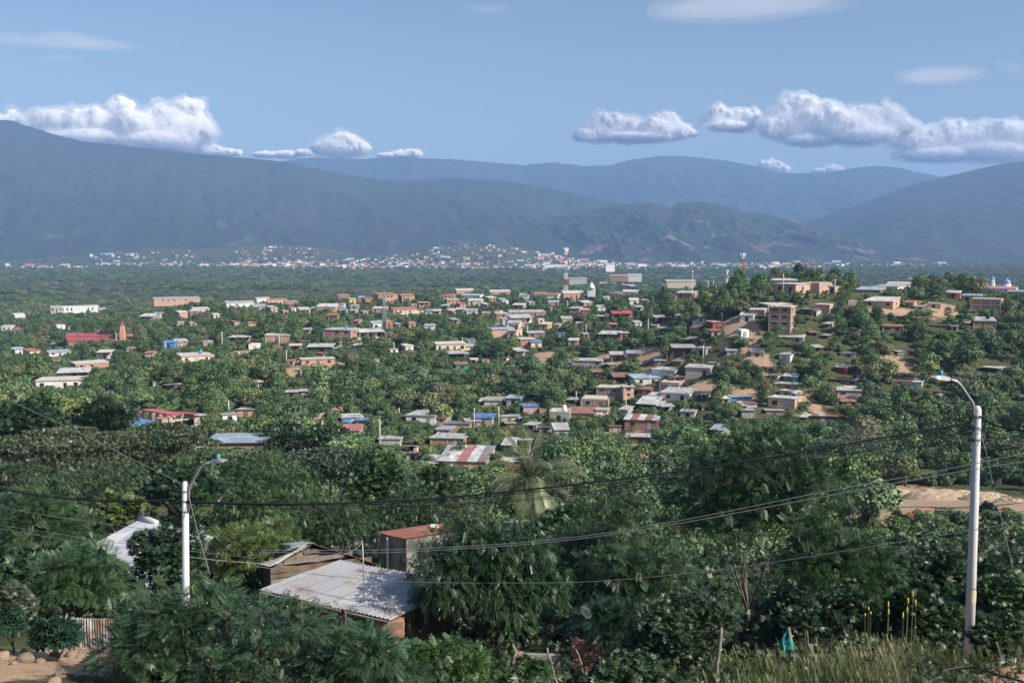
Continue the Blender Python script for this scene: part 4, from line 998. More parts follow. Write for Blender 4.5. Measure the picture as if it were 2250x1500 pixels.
# ------------------------------------------------------------------ special buildings, masts, poles, far town
def rel(root, pts): 
    o = Vector(root.location); return [Vector(p)-o for p in pts]
def blk(root, cor, zb, wall, roof, th=.15, wn='wall', rn='roof', over=0.0):
    """walls under four roof corners (px, py, D), down to height zb, and the roof sheet on them"""
    t = rel(root, [at(*c) for c in cor]); cen = sum(t, Vector())/4; z0 = zb-root.location.z
    # orientation: order counter-clockwise seen from above
    A = sum(t[i].x*t[(i+1)%4].y-t[(i+1)%4].x*t[i].y for i in range(4))
    if A < 0: t = t[::-1]
    if wall: MB().hexa([Vector((p.x, p.y, z0)) for p in t]+[p-Vector((0,0,.03)) for p in t]).build(wn, MT[wall], root)
    if roof:
        q = [cen+(p-cen)*(1+over) for p in t]
        MB().hexa([p for p in q]+[p+Vector((0,0,th)) for p in q]).build(rn, MT[roof], root)
    return t
def note(label, x0, x1, yt, yb, D, lm=None):
    HOUSES.append((label, x0, x1, yt, yb, D)); 
    if lm: LAND.append((lm, (x0+x1)/2, (yt+yb)/2, D))
# red-roofed brick works and its chimney
D0 = hits(215, 758) or 640; b0 = at(215, 758, D0)
t = empty('brickworks_hall', b0, 0, 'long low hall with a two-tiered bright red roof in the valley', 'hall'); note('hall', 139, 294, 728, 757, D0, 'the red-roofed hall')
zb = b0.z-3
blk(t, [(150,752,D0),(286,752,D0),(281,742,D0+12),(143,741,D0+12)], zb, 'peach', 'redr', .4)
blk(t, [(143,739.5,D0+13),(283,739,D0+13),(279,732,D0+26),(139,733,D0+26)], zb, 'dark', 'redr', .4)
p = at(287, 742, D0+14); o_ = p-b0
MB().box(o_.x-4, o_.x+2.6, o_.y-3, o_.y+8, -3, at(287,737,D0+14).z-b0.z).build('annex', MT['brick'], t)
for i in range(6):
    q = at(211+i*6, 731, D0+22)-b0; MB().box(q.x-.5, q.x+.5, q.y-.5, q.y+.5, q.z-.6, q.z+1.6).build('roof_vent', MT['tind'], t)
h_ = at(270, 705, D0+6).z-at(270, 745, D0+6).z; p = at(270, 745, D0+6); hw = 16.5/FP*D0/4
t = empty('brick_chimney', (p.x, p.y, p.z), 0, 'tall tapering pale brick chimney tower with a pointed top', 'chimney'); note('chim', 264, 276, 705, 748, D0+2, 'the pointed brick chimney')
def taper(mb, secs):
    for (a, z0), (b, z1) in zip(secs[:-1], secs[1:]):
        mb.hexa([(-a,-a,z0),(a,-a,z0),(a,a,z0),(-a,a,z0),(-b,-b,z1),(b,-b,z1),(b,b,z1),(-b,b,z1)])
    return mb
taper(MB(), [(hw*1.25,-4),(hw*1.15,h_*.42),(hw*.85,h_*.72)]).build('shaft', MT['peach'], t)
taper(MB(), [(hw*.84,h_*.72),(hw*.12,h_)]).build('cap', MT['clay'], t)
# school with red and blue roofs
D0 = hits(345, 950)-4; b0 = at(345, 950, D0); zb = b0.z-4
t = empty('school_building', b0, 0, 'peach-walled school with red roofs on pillars and a flat blue roof', 'school'); note('school', 246, 445, 896, 949, D0+34, 'the red-roofed school')
blk(t, [(268,936,D0-2),(334,940,D0-6),(356,930,D0+3),(306,919,D0+14)], zb, 'peach', 'blue')
blk(t, [(250,912,D0+20),(270,918,D0+14),(306,909.5,D0+27),(266,907,D0+32)], zb, 'peach', 'pinkr')
q = blk(t, [(309,901.5,D0+16),(378,914,D0+4),(404,910,D0+13),(336,899,D0+25)], zb, None, 'redr', .2)
for a in range(5):
    for e in (0, 1):
        p0, p1 = (q[0], q[1]) if e == 0 else (q[3], q[2]); c = p0.lerp(p1, .04+.23*a); MB().box(c.x-.22, c.x+.22, c.y-.22, c.y+.22, zb-b0.z, c.z-.02).build('pillar', MT['cream'], t)
blk(t, [(382,908,D0+18),(426,912.5,D0+10),(442,909.5,D0+17),(400,905,D0+28)], zb, None, 'redr', .2)
blk(t, [(371,925,D0+5),(404,921.5,D0+6),(440,918,D0+20),(376,917,D0+20)], zb, 'cream', 'slab')
blk(t, [(339,921,D0+2),(356,922.5,D0),(373,917.5,D0+6),(352,916,D0+8)], zb, 'peach', 'pinkr')
blk(t, [(269,899.5,D0+24),(281,900,D0+22),(285,898,D0+27),(273,896,D0+29)], zb, None, 'pinkr', .15)
for px, py, d in ((270,906,24),(278,906.5,22.5),(284,905,26)):
    c = at(px, py, D0+d)-b0; MB().box(c.x-.15, c.x+.15, c.y-.15, c.y+.15, -6, at(px,900,D0+d).z-b0.z).build('pillar', MT['cream'], t)
blk(t, [(424,913,D0+4),(441,914,D0+2),(456,911,D0+8),(440,909,D0+11)], zb, None, 'tin', .1)
for i in range(4):
    c = at(378+i*14, 935-i*2.5, D0+3.6+i*1.2)-b0; MB().box(c.x-.55, c.x+.55, c.y-.12, c.y+.05, c.z-.6, c.z+.6).build('window', MT['dark'], t)
for i in range(3):
    c = at(378+i*14, 945-i*2.5, D0+3.6+i*1.2)-b0; MB().box(c.x-.5, c.x+.5, c.y-.12, c.y+.05, c.z-.6, c.z+.6).build('window', MT['dark'], t)
c = at(348, 925.5, D0+.6)-b0; MB().box(c.x-.6, c.x+.6, c.y-.25, c.y+.1, c.z-.25, c.z+.25).build('window', MT['glass'], t)
# low brick wall and gate pillar in front of the school
p = at(395, 958, D0-12); t = empty('brick_wall', p, .15, 'low orange brick wall with a grey end pillar before the school', 'wall')
MB().box(-3, 2.2, 0, .25, -3, 1.1).build('panel', MT['brick'], t); MB().box(2.25, 3.1, -.1, .5, -3, 1.9).build('pillar', MT['conc'], t); note('wall', 372, 428, 945, 960, D0-12)
# church with bell tower and dome
D0 = 900.0; b0 = at(2190, 632, D0); b0.z -= 2; S_ = D0/FP
t = empty('domed_church', b0, 0, 'white church with a round bell tower and a blue dome on the horizon', 'church'); note('church', 2168, 2228, 599, 629, D0, 'the domed church')
def lt(mb, cx, prof): return mb.lathe([(r*S_, z*S_) for r, z in prof], 16, (cx*S_, 0, 0))
lt(MB(), -10, [(5.2,0),(5.2,15),(4.6,15.2),(4.6,22)]).build('bell_tower', MT['white'], t, True); lt(MB(), -10, [(5.6,14.4),(5.6,15.4)]).build('tower_cornice', MT['cream'], t)
lt(MB(), -10, [(4.7,22),(4.4,24.5),(3.2,27),(1.2,28.6),(.3,29.2),(.25,33)]).build('tower_dome', MT['bluep'], t, True)
for a in range(6):
    MB().box(-.5*S_, .5*S_, -4.9*S_, -4.3*S_, 17*S_, 20.5*S_, Matrix.Translation((-10*S_,0,0)) @ Matrix.Rotation(a*math.pi/3, 4, 'Z')).build('belfry_opening', MT['dark'], t)
lt(MB(), 22, [(9,0),(9,10),(8,10.2),(8,14)]).build('drum', MT['white'], t, True); lt(MB(), 22, [(8.2,14),(7.6,17),(5.6,20.5),(2.6,22.6),(1.2,23.2)]).build('dome', MT['bluep'], t, True)
lt(MB(), 22, [(1.2,23.2),(1.1,25),(.3,26.5),(.2,28)]).build('lantern', MT['white'], t, True)
MB().box(-22*S_, 34*S_, 1*S_, 14*S_, -6*S_, 7*S_).build('nave', MT['white'], t); MB().slab([(-23*S_,0,7.2*S_),(35*S_,0,7.2*S_),(35*S_,15*S_,9*S_),(-23*S_,15*S_,9*S_)], .4).build('roof', MT['tinl'], t)
# little white dome in the middle distance
p = at(1300, 632, 640); t = empty('domed_chapel', p, 0, 'small white onion dome poking above the far grove', 'chapel'); s = 640/FP
MB().lathe([(7*s,-2*s),(7*s,0),(6.4*s,3*s),(4*s,7*s),(1.5*s,9*s),(.7*s,12*s),(.2*s,15*s)], 14).build('dome', MT['white'], t, True); MB().box(-9*s, 9*s, -3*s, 9*s, -20*s, -2.2*s).build('base', MT['white'], t); note('dome', 1290, 1310, 617, 632, 640, 'the white onion dome')
# green and dark wall panel on the right ridge
p = at(2093, 672, 345); t = empty('painted_fence', p, .05, 'bright green and black painted yard fence on the ridge', 'fence'); s = 345/FP
MB().box(-18*s, -2*s, 0, .2, -2, 12*s).build('panel', plain('green_paint', (.06,.24,.05), .7), t); MB().box(-1.9*s, 18*s, 0, .2, -2, 11*s).build('panel', MT['tind'], t); note('fence', 2075, 2111, 658, 673, 345)
# big white box building and industrial hall on the plain
for lab, px, py, w_, h, d, mt_ in (('wide pale industrial hall with a long roof on the plain', 1497, 623, 64, 8, 1150, 'cream'), ('white warehouse block with red side on the plain', 1395, 609, 30, 7, 1500, 'white'),
        ('low red-roofed warehouse beside the white one on the plain', 1360, 608, 40, 4, 1480, 'brick'), ('white cube factory at the edge of the distant town', 1341, 587, 20, 8, 2300, 'white'),
        ('pale blocks huddled on the plain before the mast', 1270, 614, 40, 4, 1400, 'grey')):
    p = at(px, py, d); s = d/FP; t = empty('industrial_hall', p, R_.uniform(-.2, .2), lab, 'hall')
    MB().box(-w_/2*s, w_/2*s, 0, w_*.35*s, -10*s, h*s*.7).build('wall', MT[mt_], t); MB().slab([(-w_/2*s-.5,-.5,h*s*.72),(w_/2*s+.5,-.5,h*s*.72),(w_/2*s+.5,w_*.35*s,h*s),(-w_/2*s-.5,w_*.35*s,h*s)], .6).build('roof', MT['tinl'], t); note('hall', px-w_/2, px+w_/2, py-h, py+3, d)

# ------------------------------------------------------------------ lattice masts
def mast(label, px, yt, yb, D, wb, wt, bands, head=True):
    p = at(px, yb, D); H = at(px, yt, D).z-p.z; s = D/FP; t = empty('lattice_mast', p, .4, label, 'mast')
    a, b = wb*s/2, wt*s/2; nb = len(bands); th = max(.08, .36*s)
    for k in range(nb):
        mb = MB(); z0, z1 = H*k/nb, H*(k+1)/nb; sub = 3
        for i in range(4):
            sx, sy = ((-1,-1),(1,-1),(1,1),(-1,1))[i]; tx, ty = ((-1,-1),(1,-1),(1,1),(-1,1))[(i+1)%4]
            r0 = a+(b-a)*k/nb; r1 = a+(b-a)*(k+1)/nb
            mb.tube([(sx*r0,sy*r0,z0),(sx*r1,sy*r1,z1)], th, 4)
            for j in range(sub):
                u0, u1 = j/sub, (j+1)/sub; ra = r0+(r1-r0)*u0; rb = r0+(r1-r0)*u1; za = z0+(z1-z0)*u0; zb_ = z0+(z1-z0)*u1
                mb.tube([(sx*ra,sy*ra,za),(tx*rb,ty*rb,zb_)], th*.6, 3); mb.tube([(tx*ra,ty*ra,za),(sx*rb,sy*rb,zb_)], th*.55, 3)
        mb.build('mast_section', MT[bands[k]], t)
    if head:
        for i in range(3):
            ang = i*2.1; c = Vector((math.cos(ang)*b*2.2, math.sin(ang)*b*2.2, H*.97)); MB().box(c.x-.9*s, c.x+.9*s, c.y-.9*s, c.y+.9*s, H*.93, H*1.02).build('antenna', MT['whitep'], t)
            MB().tube([(0,0,H*.97), c], .4*s, 4).build('bracket', MT['steel'], t)
    LAND.append((label.split(' with')[0].split(' beside')[0] and 'the '+label.split(' standing')[0], px, (yt+yb)/2, D))
    return t
mast('tall red and white lattice mast standing over the pink rooftops', 1243, 546, 640, 560, 7.5, 4.2, ['whitep','redp','whitep','steel','whitep','redp','whitep'])
mast('second red and white lattice mast standing behind the dark grove', 1631, 557, 622, 620, 6.5, 5, ['whitep','redp','whitep','redp','redp','whitep'])
mast('grey lattice mast standing on the left-hand ridge', 845, 640, 705, 395, 7.5, 3.8, ['steel','steel','steel','steel'], False)
mast('small white lattice mast standing beyond the right grove', 1597, 594, 622, 900, 4, 3, ['whitep','steel','whitep'])
t = empty('mast_pole', at(1521, 637, 420), 0, 'slender white monopole mast rising between the two lattice masts', 'mast'); s = 420/FP
MB().tube([(0,0,-2),(0,0,20*s),(0,0,42*s)], [.9*s,.6*s,.35*s], 8).build('shaft', MT['whitep'], t); MB().box(-1.2*s,1.2*s,-1*s,1*s,39*s,43*s).build('antenna', MT['whitep'], t)

# ------------------------------------------------------------------ utility poles between the houses
def pole(label, px, yt, yb, lamp=0, cross=0, D=None):
    D = D or hits(px, yb) or 300; p = at(px, yb, D); H = at(px, yt, D).z-p.z; s = max(.11, .85*D/FP)
    t = empty('utility_pole', p, 0, label, 'pole', 'poles between the houses')
    MB().tube([(0,0,-1.5),(0,0,H)], [s*1.25, s], 6).build('shaft', MT['polec'], t, True)
    if lamp: MB().tube([(0,0,H*.97),(lamp*.5,-.1,H*1.05),(lamp*1.6,-.3,H*1.09)], [s*.6,s*.6,s*.9], 5).build('lamp_arm', MT['steel'], t)
    if cross: MB().box(-.9,.9,-.08,.08,H*.93,H*.93+.16).build('crossarm', MT['steel'], t)
    note('pole', px-2, px+2, yt, yb-(yb-yt)*.35, D)
for a in [('pole with a crossarm left of the lone grey-roofed brick house',489,728,781,0,1),('short lamp post on the lane below the lone brick house',526,772,787,-1),('pole in front of the blue tarpaulin shed',364,749,774),
  ('pole behind the left end of the red-roofed hall',152,718,734),('pole before the pointed chimney',256,732,757),('pole with crossarm before the long red brick house',614,737,766,0,1),('tall pole left of the low brick row',630,768,801),
  ('pole below the two-storey brick house',749,750,773,0,1),('pole above the cream stepped house trees',895,687,707),('lamp post in the trees right of the cream stepped house',866,752,772,-1),('lamp post on the dry slope beneath the low brick row',662,813,847,-1),
  ('pole in front of the cream long house',1016,741,769,0,1),('pole at the white cube house',1159,715,734),('lamp post above the grey-roofed porch house',1288,711,734,1),('pole in the grove right of the porch house',1424,700,733),('pole beside the small red hut',1586,687,706),
  ('pole before the grey block box',1545,758,790),('pole in front of the long bluish white roof',1428,820,847),('pole left of the low brick house with dark door',1266,859,879),('lamp post by the pink mast complex',1247,662,676,-1),('lamp post over the long brick lane house',1212,675,692,-1),
  ('tall white pole before the corrugated shed',1375,863,914),('pole at the left of the long plastered house',877,895,910),('tall white pole over the low grey wall house',835,921,979),('pole in the grass left of the small red-roofed house',708,924,943),('pole left of the blue-roofed block house',1042,896,940),
  ('pole right of the blue-roofed block house',1096,892,930),('short white pole before the red-striped roof house',1015,1011,1036),('lamp post behind the square brick house',503,878,910,-1)]: pole(*a)
pole('lamp post rising before the crest brick house',1721,601,630,1,0,310); pole('pole at the small peach house on the crest',1834,613,642,0,1,318); pole('lamp post before the high blank yard building',1800,620,646,1,0,312)
pole('far lamp post left of the hilltop grove',1556,618,636,-1,0,500); pole('far lamp post close to the second lattice mast',1567,617,636,1,0,510)

# ------------------------------------------------------------------ far town at the foot of the mountains
rng = np.random.default_rng(77)
def tmesh(wall, roof, w, d, h, gable):
    mb = MB(); mb.box(-w/2, w/2, -d/2, d/2, -6, h); me = mb.mesh('wall', MT[wall])
    r = MB()
    if gable: r.hexa([(-w/2-.4,-d/2-.4,h+.02),(w/2+.4,-d/2-.4,h+.02),(w/2+.4,d/2+.4,h+.02),(-w/2-.4,d/2+.4,h+.02),(-w/2-.4,-.05,h+w*.16),(w/2+.4,-.05,h+w*.16),(w/2+.4,.05,h+w*.16),(-w/2-.4,.05,h+w*.16)])
    else: r.box(-w/2-.3, w/2+.3, -d/2-.3, d/2+.3, h+.01, h+.5)
    return me, r.mesh('roof', MT[roof])
TK = [('white flat-roofed', tmesh('white','tinl',13,11,6,0)), ('cream', tmesh('cream','slab',15,12,7,0)), ('red-roofed', tmesh('cream','clay',14,11,5,1)), ('brick', tmesh('peach','slab',13,12,6,0)),
      ('grey', tmesh('grey','tin',16,12,5,0)), ('tall white', tmesh('white','slab',16,12,14,0)), ('long white-roofed', tmesh('white','tinl',40,16,7,1)), ('long red-roofed', tmesh('peach','pinkr',34,15,6,1)), ('yellowish', tmesh('yellow','slab',14,12,9,0))]
TP = np.array([.24,.14,.15,.2,.13,.03,.035,.025,.04]); TP = TP/TP.sum()
ZONES = [ # px0, px1, D0, D1, count, where
 (-30,200,3050,3300,34,'on the far edge of the green plain below the tallest mountain'),(200,430,3300,4000,60,'climbing the low spur below the tallest mountain'),(430,520,3100,3600,26,'between the two low spurs of the far town'),
 (520,700,3000,4000,110,'on the slope of the second low spur'),(640,980,2900,3700,210,'in the flat middle of the far town'),(940,1230,2900,3900,105,'on the steep little hill of the far town'),
 (1190,1420,2700,3700,130,'in the far town behind the tall lattice mast'),(1420,1700,2900,3800,150,'in the far town under the scarred hill'),(1690,1860,3100,3800,70,'in the last row of the far town'),
 (1860,2080,3300,3900,40,'on the far bank below the steep mountain'),(1240,1420,1400,2200,26,'scattered on the plain behind the masts'),(1420,1700,1200,2100,34,'scattered on the plain behind the hilltop grove'),(1790,2010,1100,1900,50,'scattered on the plain behind the crest house'),(1960,2250,1000,1700,24,'among trees around the domed church')]
cand = []
for px0, px1, D0, D1, n, wh in ZONES:
    for k in range(int(n*(2.1 if D0 > 2000 else 1.6))):
        D = D0+(D1-D0)*rng.uniform()**1.3; px = rng.uniform(px0, px1); k_ = rng.choice(len(TK), p=TP); cand.append((px, D, k_, rng.uniform(.36, .85)*(1 if D > 2200 else .72), rng.uniform(-.6, .6), wh))
cand.sort(key=lambda c: -(c[3]*(2.2 if c[2] >= 6 else 1))/c[1])
NF = 150; rest = {}
for i, (px, D, k_, s, rz, wh) in enumerate(cand):
    x = (px-1125)/FP*D; z = gz1(x, D)
    if i < NF:
        nm, (wm, rm) = TK[k_]; t = empty('distant_house', (x, D, z), rz, 'distant %s house %s' % (nm, wh), 'house', 'houses of the far town'); t.scale = (s, s, s); link('wall', wm, t); link('roof', rm, t)
    else: rest.setdefault(k_, []).append((x, D, z, s, rz))
for part, sl_ in (('walls', 0), ('roofs', 1)):
    pass
Pr, Sr, Zr, Ir = [], [], [], []; protos = []
for k_, lst in sorted(rest.items()):
    nm, (wm, rm) = TK[k_]; bmj = bpy.data.meshes.new('town_house')
    import bmesh
    b = bmesh.new(); b.from_mesh(wm); b.from_mesh(rm); nw = len(wm.polygons); b.faces.ensure_lookup_table()
    for f in b.faces[nw:]: f.material_index = 1
    b.to_mesh(bmj); b.free(); bmj.materials.append(wm.materials[0]); bmj.materials.append(rm.materials[0])
    protos.append((bmj, (1,1,1,1)))
    for q in lst: Pr.append(q[:3]); Sr.append(q[3]); Zr.append(q[4]); Ir.append(len(protos)-1)
scatter('far_town', Pr, Sr, Zr, Ir, protos, 'stuff', 'the mass of tiny houses of the far town at the mountain foot')
# ------------------------------------------------------------------ the small houses and huts packed between the others
_rx = random.Random(404); EXTRA = []
WW = {'peach':'pale brick','brick':'brick','cream':'cream','white':'white','grey':'grey block','wood':'plank','tinw':'sheet-metal'}
RW = {'tin':'grey roof','tinl':'pale roof','clay':'clay-red roof','rust':'rusty roof','slab':'slab roof','tind':'dark roof','tinb':'bluish roof',None:'open top'}
for (xa, xb, ya, yb_, n, w0, w1, pal) in [(560,1120,662,694,30,16,32,'ridge'),(1120,1420,652,724,15,16,32,'ridge'),(1300,1570,786,930,11,20,38,'slope'),(1100,1400,886,960,5,22,40,'slope'),(900,1190,880,1030,4,22,38,'slope'),
      (1690,1910,715,900,7,18,34,'slope'),(100,560,690,800,12,14,28,'ridge'),(1860,2110,655,690,5,18,34,'ridge'),(620,1110,690,800,14,16,32,'ridge'),(1400,1700,690,790,9,16,32,'slope')]:
    got = tries = 0
    while got < n and tries < 400:
        tries += 1; w_ = _rx.uniform(w0, w1); px = _rx.uniform(xa, xb); yb = _rx.uniform(ya, yb_); h_ = w_*_rx.uniform(.34, .5); x0, x1, yt = px-w_/2, px+w_/2, yb-h_*1.4
        if any(min(x1, q[2])-max(x0, q[1]) > 1.5 and min(yb, q[4])-max(yt, q[3]) > 1.5 for q in HOUSES): continue
        D = hits(px, yb)
        if D is None or D > 720: continue
        wl = _rx.choice(['peach','peach','brick','cream','cream','white','grey'] if pal == 'ridge' else ['peach','brick','brick','grey','wood','tinw','cream']); rf = _rx.choice(['slab','tin','clay','tinl','tin',None] if pal == 'ridge' else ['tin','tinl','rust','tind','tin','tinb'])
        t = house('', x0, x1, yt, yb-h_, yb, wl, rf, D=D, n=_rx.choice([1, 2, 2, 3]), porch=1 if _rx.random() < .25 else 0, fr=1 if wl in ('brick', 'peach') and _rx.random() < .5 else 0, par=.2 if rf is None else 0, yaw=_rx.uniform(-28, 28))
        d = sorted((math.hypot(px-l[1], 1.6*(yb-l[2])), l) for l in LAND)[0][1]; dx, dy = px-d[1], yb-h_/2-d[2]
        rel_ = ('below' if dy > 0 else 'above') if abs(dy)*1.6 > abs(dx) else ('right of' if dx > 0 else 'left of')
        EXTRA.append((t, px, 'small %s hut with %s %s %s' % (WW[wl], RW[rf], rel_, d[0]))); got += 1
_by = {}
for e in EXTRA: _by.setdefault(e[2], []).append(e)
for tx, lst in _by.items():
    lst.sort(key=lambda e: e[1])
    for k, e in enumerate(lst):
        e[0]['label'] = tx if len(lst) == 1 else tx.replace('small', ('leftmost','second from left','third from left','fourth from left','fifth from left','sixth from left')[k]+' small', 1)
# ------------------------------------------------------------------ foreground : huts, poles, wires, fence, stones
def corr(cor, n=26, amp=.022, seg=18, sag=0.0):
    """corrugated sheet over four corners (low edge 0-1, high edge 3-2) as a real wave"""
    c = [Vector(p) for p in cor]; V = []; F = []; k = n*6
    nrm = (c[1]-c[0]).cross(c[3]-c[0]).normalized(); nrm = nrm if nrm.z > 0 else -nrm
    for j in range(seg+1):
        b = j/seg
        for i in range(k+1):
            a = i/k; p = c[0].lerp(c[1], a).lerp(c[3].lerp(c[2], a), b); off = amp*math.sin(a*n*2*math.pi)+sag*math.sin(b*math.pi*2.0)+.012*(int(b*3.001) % 2)+.018*math.sin(a*9+3*b)
            V.append(p+nrm*off)
    for j in range(seg):
        for i in range(k): q = j*(k+1)+i; F.append((q, q+1, q+k+2, q+k+1))
    mb = MB(); mb.v = [tuple(v) for v in V]; mb.f = F; return mb
# --- hut with the big light corrugated roof
FL, FR, BR, BL = (568,1295,36.0), (859,1362,33.0), (1023,1283,36.5), (747,1229,39.5)
b0 = at(790, 1420, 35.5); b0.z = gz1(b0.x, b0.y)
t = empty('tin_roofed_hut', b0, 0, 'hut with a broad light corrugated roof streaked with rust, pipe mast on top', 'hut'); note('hut', 565, 905, 1229, 1370, 34)
c = rel(t, [at(*q) for q in (FL, FR, BR, BL)])
mroof = sheetmat('weathered_zinc_roof', (.50,.51,.53), rust=(.31,.22,.15), amount=.30, rough=.42, metal=.15, panel=1.05)
me = corr(c, 34, .02, 24, .012).mesh('roof', mroof, True); uvl = me.uv_layers['UV']
nk = 34*6+1
for p in me.polygons:
    for li in p.loop_indices:
        vi = me.loops[li].vertex_index; uvl.data[li].uv = ((vi % nk)/(nk-1)*6.0, (vi//nk)/24*4.2)
roof = link('roof', me, t); so2 = roof.modifiers.new('sheet', 'SOLIDIFY'); so2.thickness = .006
ins = [c[0].lerp(c[2], .05), c[1].lerp(c[3], .07), c[2].lerp(c[0], .05), c[3].lerp(c[1], .05)]
z0 = -1.5
hw = MB().hexa([Vector((p.x, p.y, z0)) for p in ins]+[p-Vector((0,0,.16)) for p in ins]).build('wall', wallmat('patched_hut_wall', (.15,.115,.095), (.08,.06,.05), .9, scale=1.4, brick=(.4,.2,(.6,.6,.6))), t)
for a in (.02, .35, .68, .98):
    p = c[0].lerp(c[1], a); MB().tube([(p.x,p.y,z0),(p.x,p.y,p.z-.05)], .06, 7).build('post', MT['post'], t)
p = c[1].lerp(c[2], .12); MB().box(p.x-.9, p.x+.1, p.y-.1, p.y+.3, p.z-.75, p.z-.15).build('brick_panel', MT['brick'], t)
for a, b_ in ((.02,.3),(.33,.64),(.67,.97)):
    p0, p1 = c[0].lerp(c[1], a), c[0].lerp(c[1], b_); d = (p1-p0).normalized()*.0
    MB().tube([p0-Vector((0,0,.09)), p1-Vector((0,0,.09))], .045, 6).build('rafter', MT['post'], t)
mp = at(800, 1312, 34.6); top = at(796, 1191, 34.6); z1 = mp.z
mpt = empty('pipe_mast', mp, 0, 'thin galvanised pipe mast with a bent wire hook on the corrugated roof', 'mast')
MB().tube([(0,0,-.15),(0,0,.9),(-.03,0,top.z-z1)], .022, 7).build('pipe', MT['steel'], mpt, True)
MB().tube([(-.03,0,top.z-z1-.02),(-.05,0,top.z-z1+.06),(-.10,0,top.z-z1+.04),(-.12,0,top.z-z1-.12)], .02, 6).build('weather_head', MT['steel'], mpt, True); MB().lathe([(.07,-.02),(.07,.02)], 10).build('foot_plate', MT['steel'], mpt)
# --- wooden gable hut behind it
b0 = at(700, 1262, 45); b0.z = gz1(b0.x, b0.y)-.2; t = empty('plank_hut', b0, 0, 'old brown plank hut with a gable of bright loose roof sheets', 'hut'); note('hut', 600, 815, 1193, 1249, 44.5)
PK, LE, RE, PB, LB, RB = [q-b0 for q in (at(684,1198,45.2), at(590,1246,43.6), at(822,1240,45.5), at(640,1191,50), at(545,1236,48.5), at(775,1232,50.4))]
z0 = -1.4
mb = MB(); g = [LE.lerp(PK, .04), PK, RE.lerp(PK, .04)]; gb = [p+(PB-PK)*.96 for p in g]
mb.quad((g[0].x,g[0].y,z0), (g[2].x,g[2].y,z0), g[2]-Vector((0,0,.04)), g[1]-Vector((0,0,.05)), g[0]-Vector((0,0,.04)))
mb.quad((gb[0].x,gb[0].y,z0), gb[0]-Vector((0,0,.04)), gb[1]-Vector((0,0,.05)), gb[2]-Vector((0,0,.04)), (gb[2].x,gb[2].y,z0))
mb.quad((g[0].x,g[0].y,z0), g[0]-Vector((0,0,.04)), gb[0]-Vector((0,0,.04)), (gb[0].x,gb[0].y,z0)); mb.quad((g[2].x,g[2].y,z0), (gb[2].x,gb[2].y,z0), gb[2]-Vector((0,0,.04)), g[2]-Vector((0,0,.04)))
mb.build('wall', MT['wood'], t)
for k in range(9):   # boards across the gable
    z = LE.z-1.0+.24*k; f = max(0.0, min(1.0, (z-LE.z+.2)/(PK.z-LE.z))); a = LE.lerp(PK, min(f, .93)); d_ = RE.lerp(PK, min(f, .93))
    if z > PK.z-.2: break
    MB().hexa([(a.x+.1,a.y-.05,z),(d_.x-.1,d_.y-.05,z+.03*(k%3-1)),(d_.x-.1,d_.y-.01,z+.03*(k%3-1)),(a.x+.1,a.y-.01,z),(a.x+.1,a.y-.06,z+.20),(d_.x-.1,d_.y-.06,z+.2),(d_.x-.1,d_.y-.02,z+.2),(a.x+.1,a.y-.02,z+.2)]).build('plank', MT[('wood','post','wood')[k%3]], t)
up = Vector((0,0,.05)); ov = (PK-PB)*.06
corr([LE+ov+up, LB+up, PB+up, PK+ov+up], 16, .016, 4).build('roof', MT['tinl'], t); corr([RE+ov+up, RB+up, PB+up*1.6, PK+ov+up*1.6], 16, .016, 4).build('roof', MT['rust'], t)
MB().slab([LE+ov*1.5+up*2, LE+ov*.2+up*2+Vector((.45,0,.12)), PK+ov*.2+up*2.4, PK+ov*1.5+up*2.4-Vector((.3,0,.0))], .02).build('loose_sheet', MT['tinl'], t)
MB().slab([PK+ov*1.4+up*3+Vector((-1.0,0,-.1)), PK+ov*1.4+up*3+Vector((.12,0,0)), PK-ov*4+up*3+Vector((-.2,0,.02)), PK-ov*4+up*3+Vector((-1.3,0,-.1))], .02).build('loose_sheet', MT['tinb'], t)
# --- grey concrete hut with the rusty roof
b0 = at(910, 1262, 51); b0.z = gz1(b0.x, b0.y)-.2; t = empty('concrete_hut', b0, 0, 'stained grey concrete hut under a rust-red corrugated roof', 'hut'); note('hut', 830, 990, 1149, 1250, 49)
c = rel(t, [at(*q) for q in ((830,1169,52),(889,1183,50),(1010,1164,53),(985,1148,56.5))])
ins = [c[i].lerp(c[(i+2)%4], .035) for i in range(4)]
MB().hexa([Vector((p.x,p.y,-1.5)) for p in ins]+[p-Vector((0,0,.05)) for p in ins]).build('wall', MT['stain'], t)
corr(c, 18, .03, 8).build('roof', sheetmat('rusty_zinc_roof', (.24,.13,.105), rust=(.135,.05,.036), amount=.8, rough=.8), t)
p = c[0].lerp(c[1], .38); MB().tube([(p.x,p.y-.12,-1.4),(p.x,p.y-.12,p.z-.12)], .05, 7).build('drain_pipe', MT['tankw'], t)
p = c[3].lerp(c[1], .35); st_ = empty('white_block', p+b0, .3, 'white block lying as a weight on the rust-red roof', 'block'); MB().hexa([(-.24,-.12,.02),(.24,-.12,.02),(.22,.12,.02),(-.23,.12,.02),(-.22,-.11,.2),(.23,-.10,.19),(.21,.11,.2),(-.21,.10,.2)]).build('block', MT['slab'], st_)
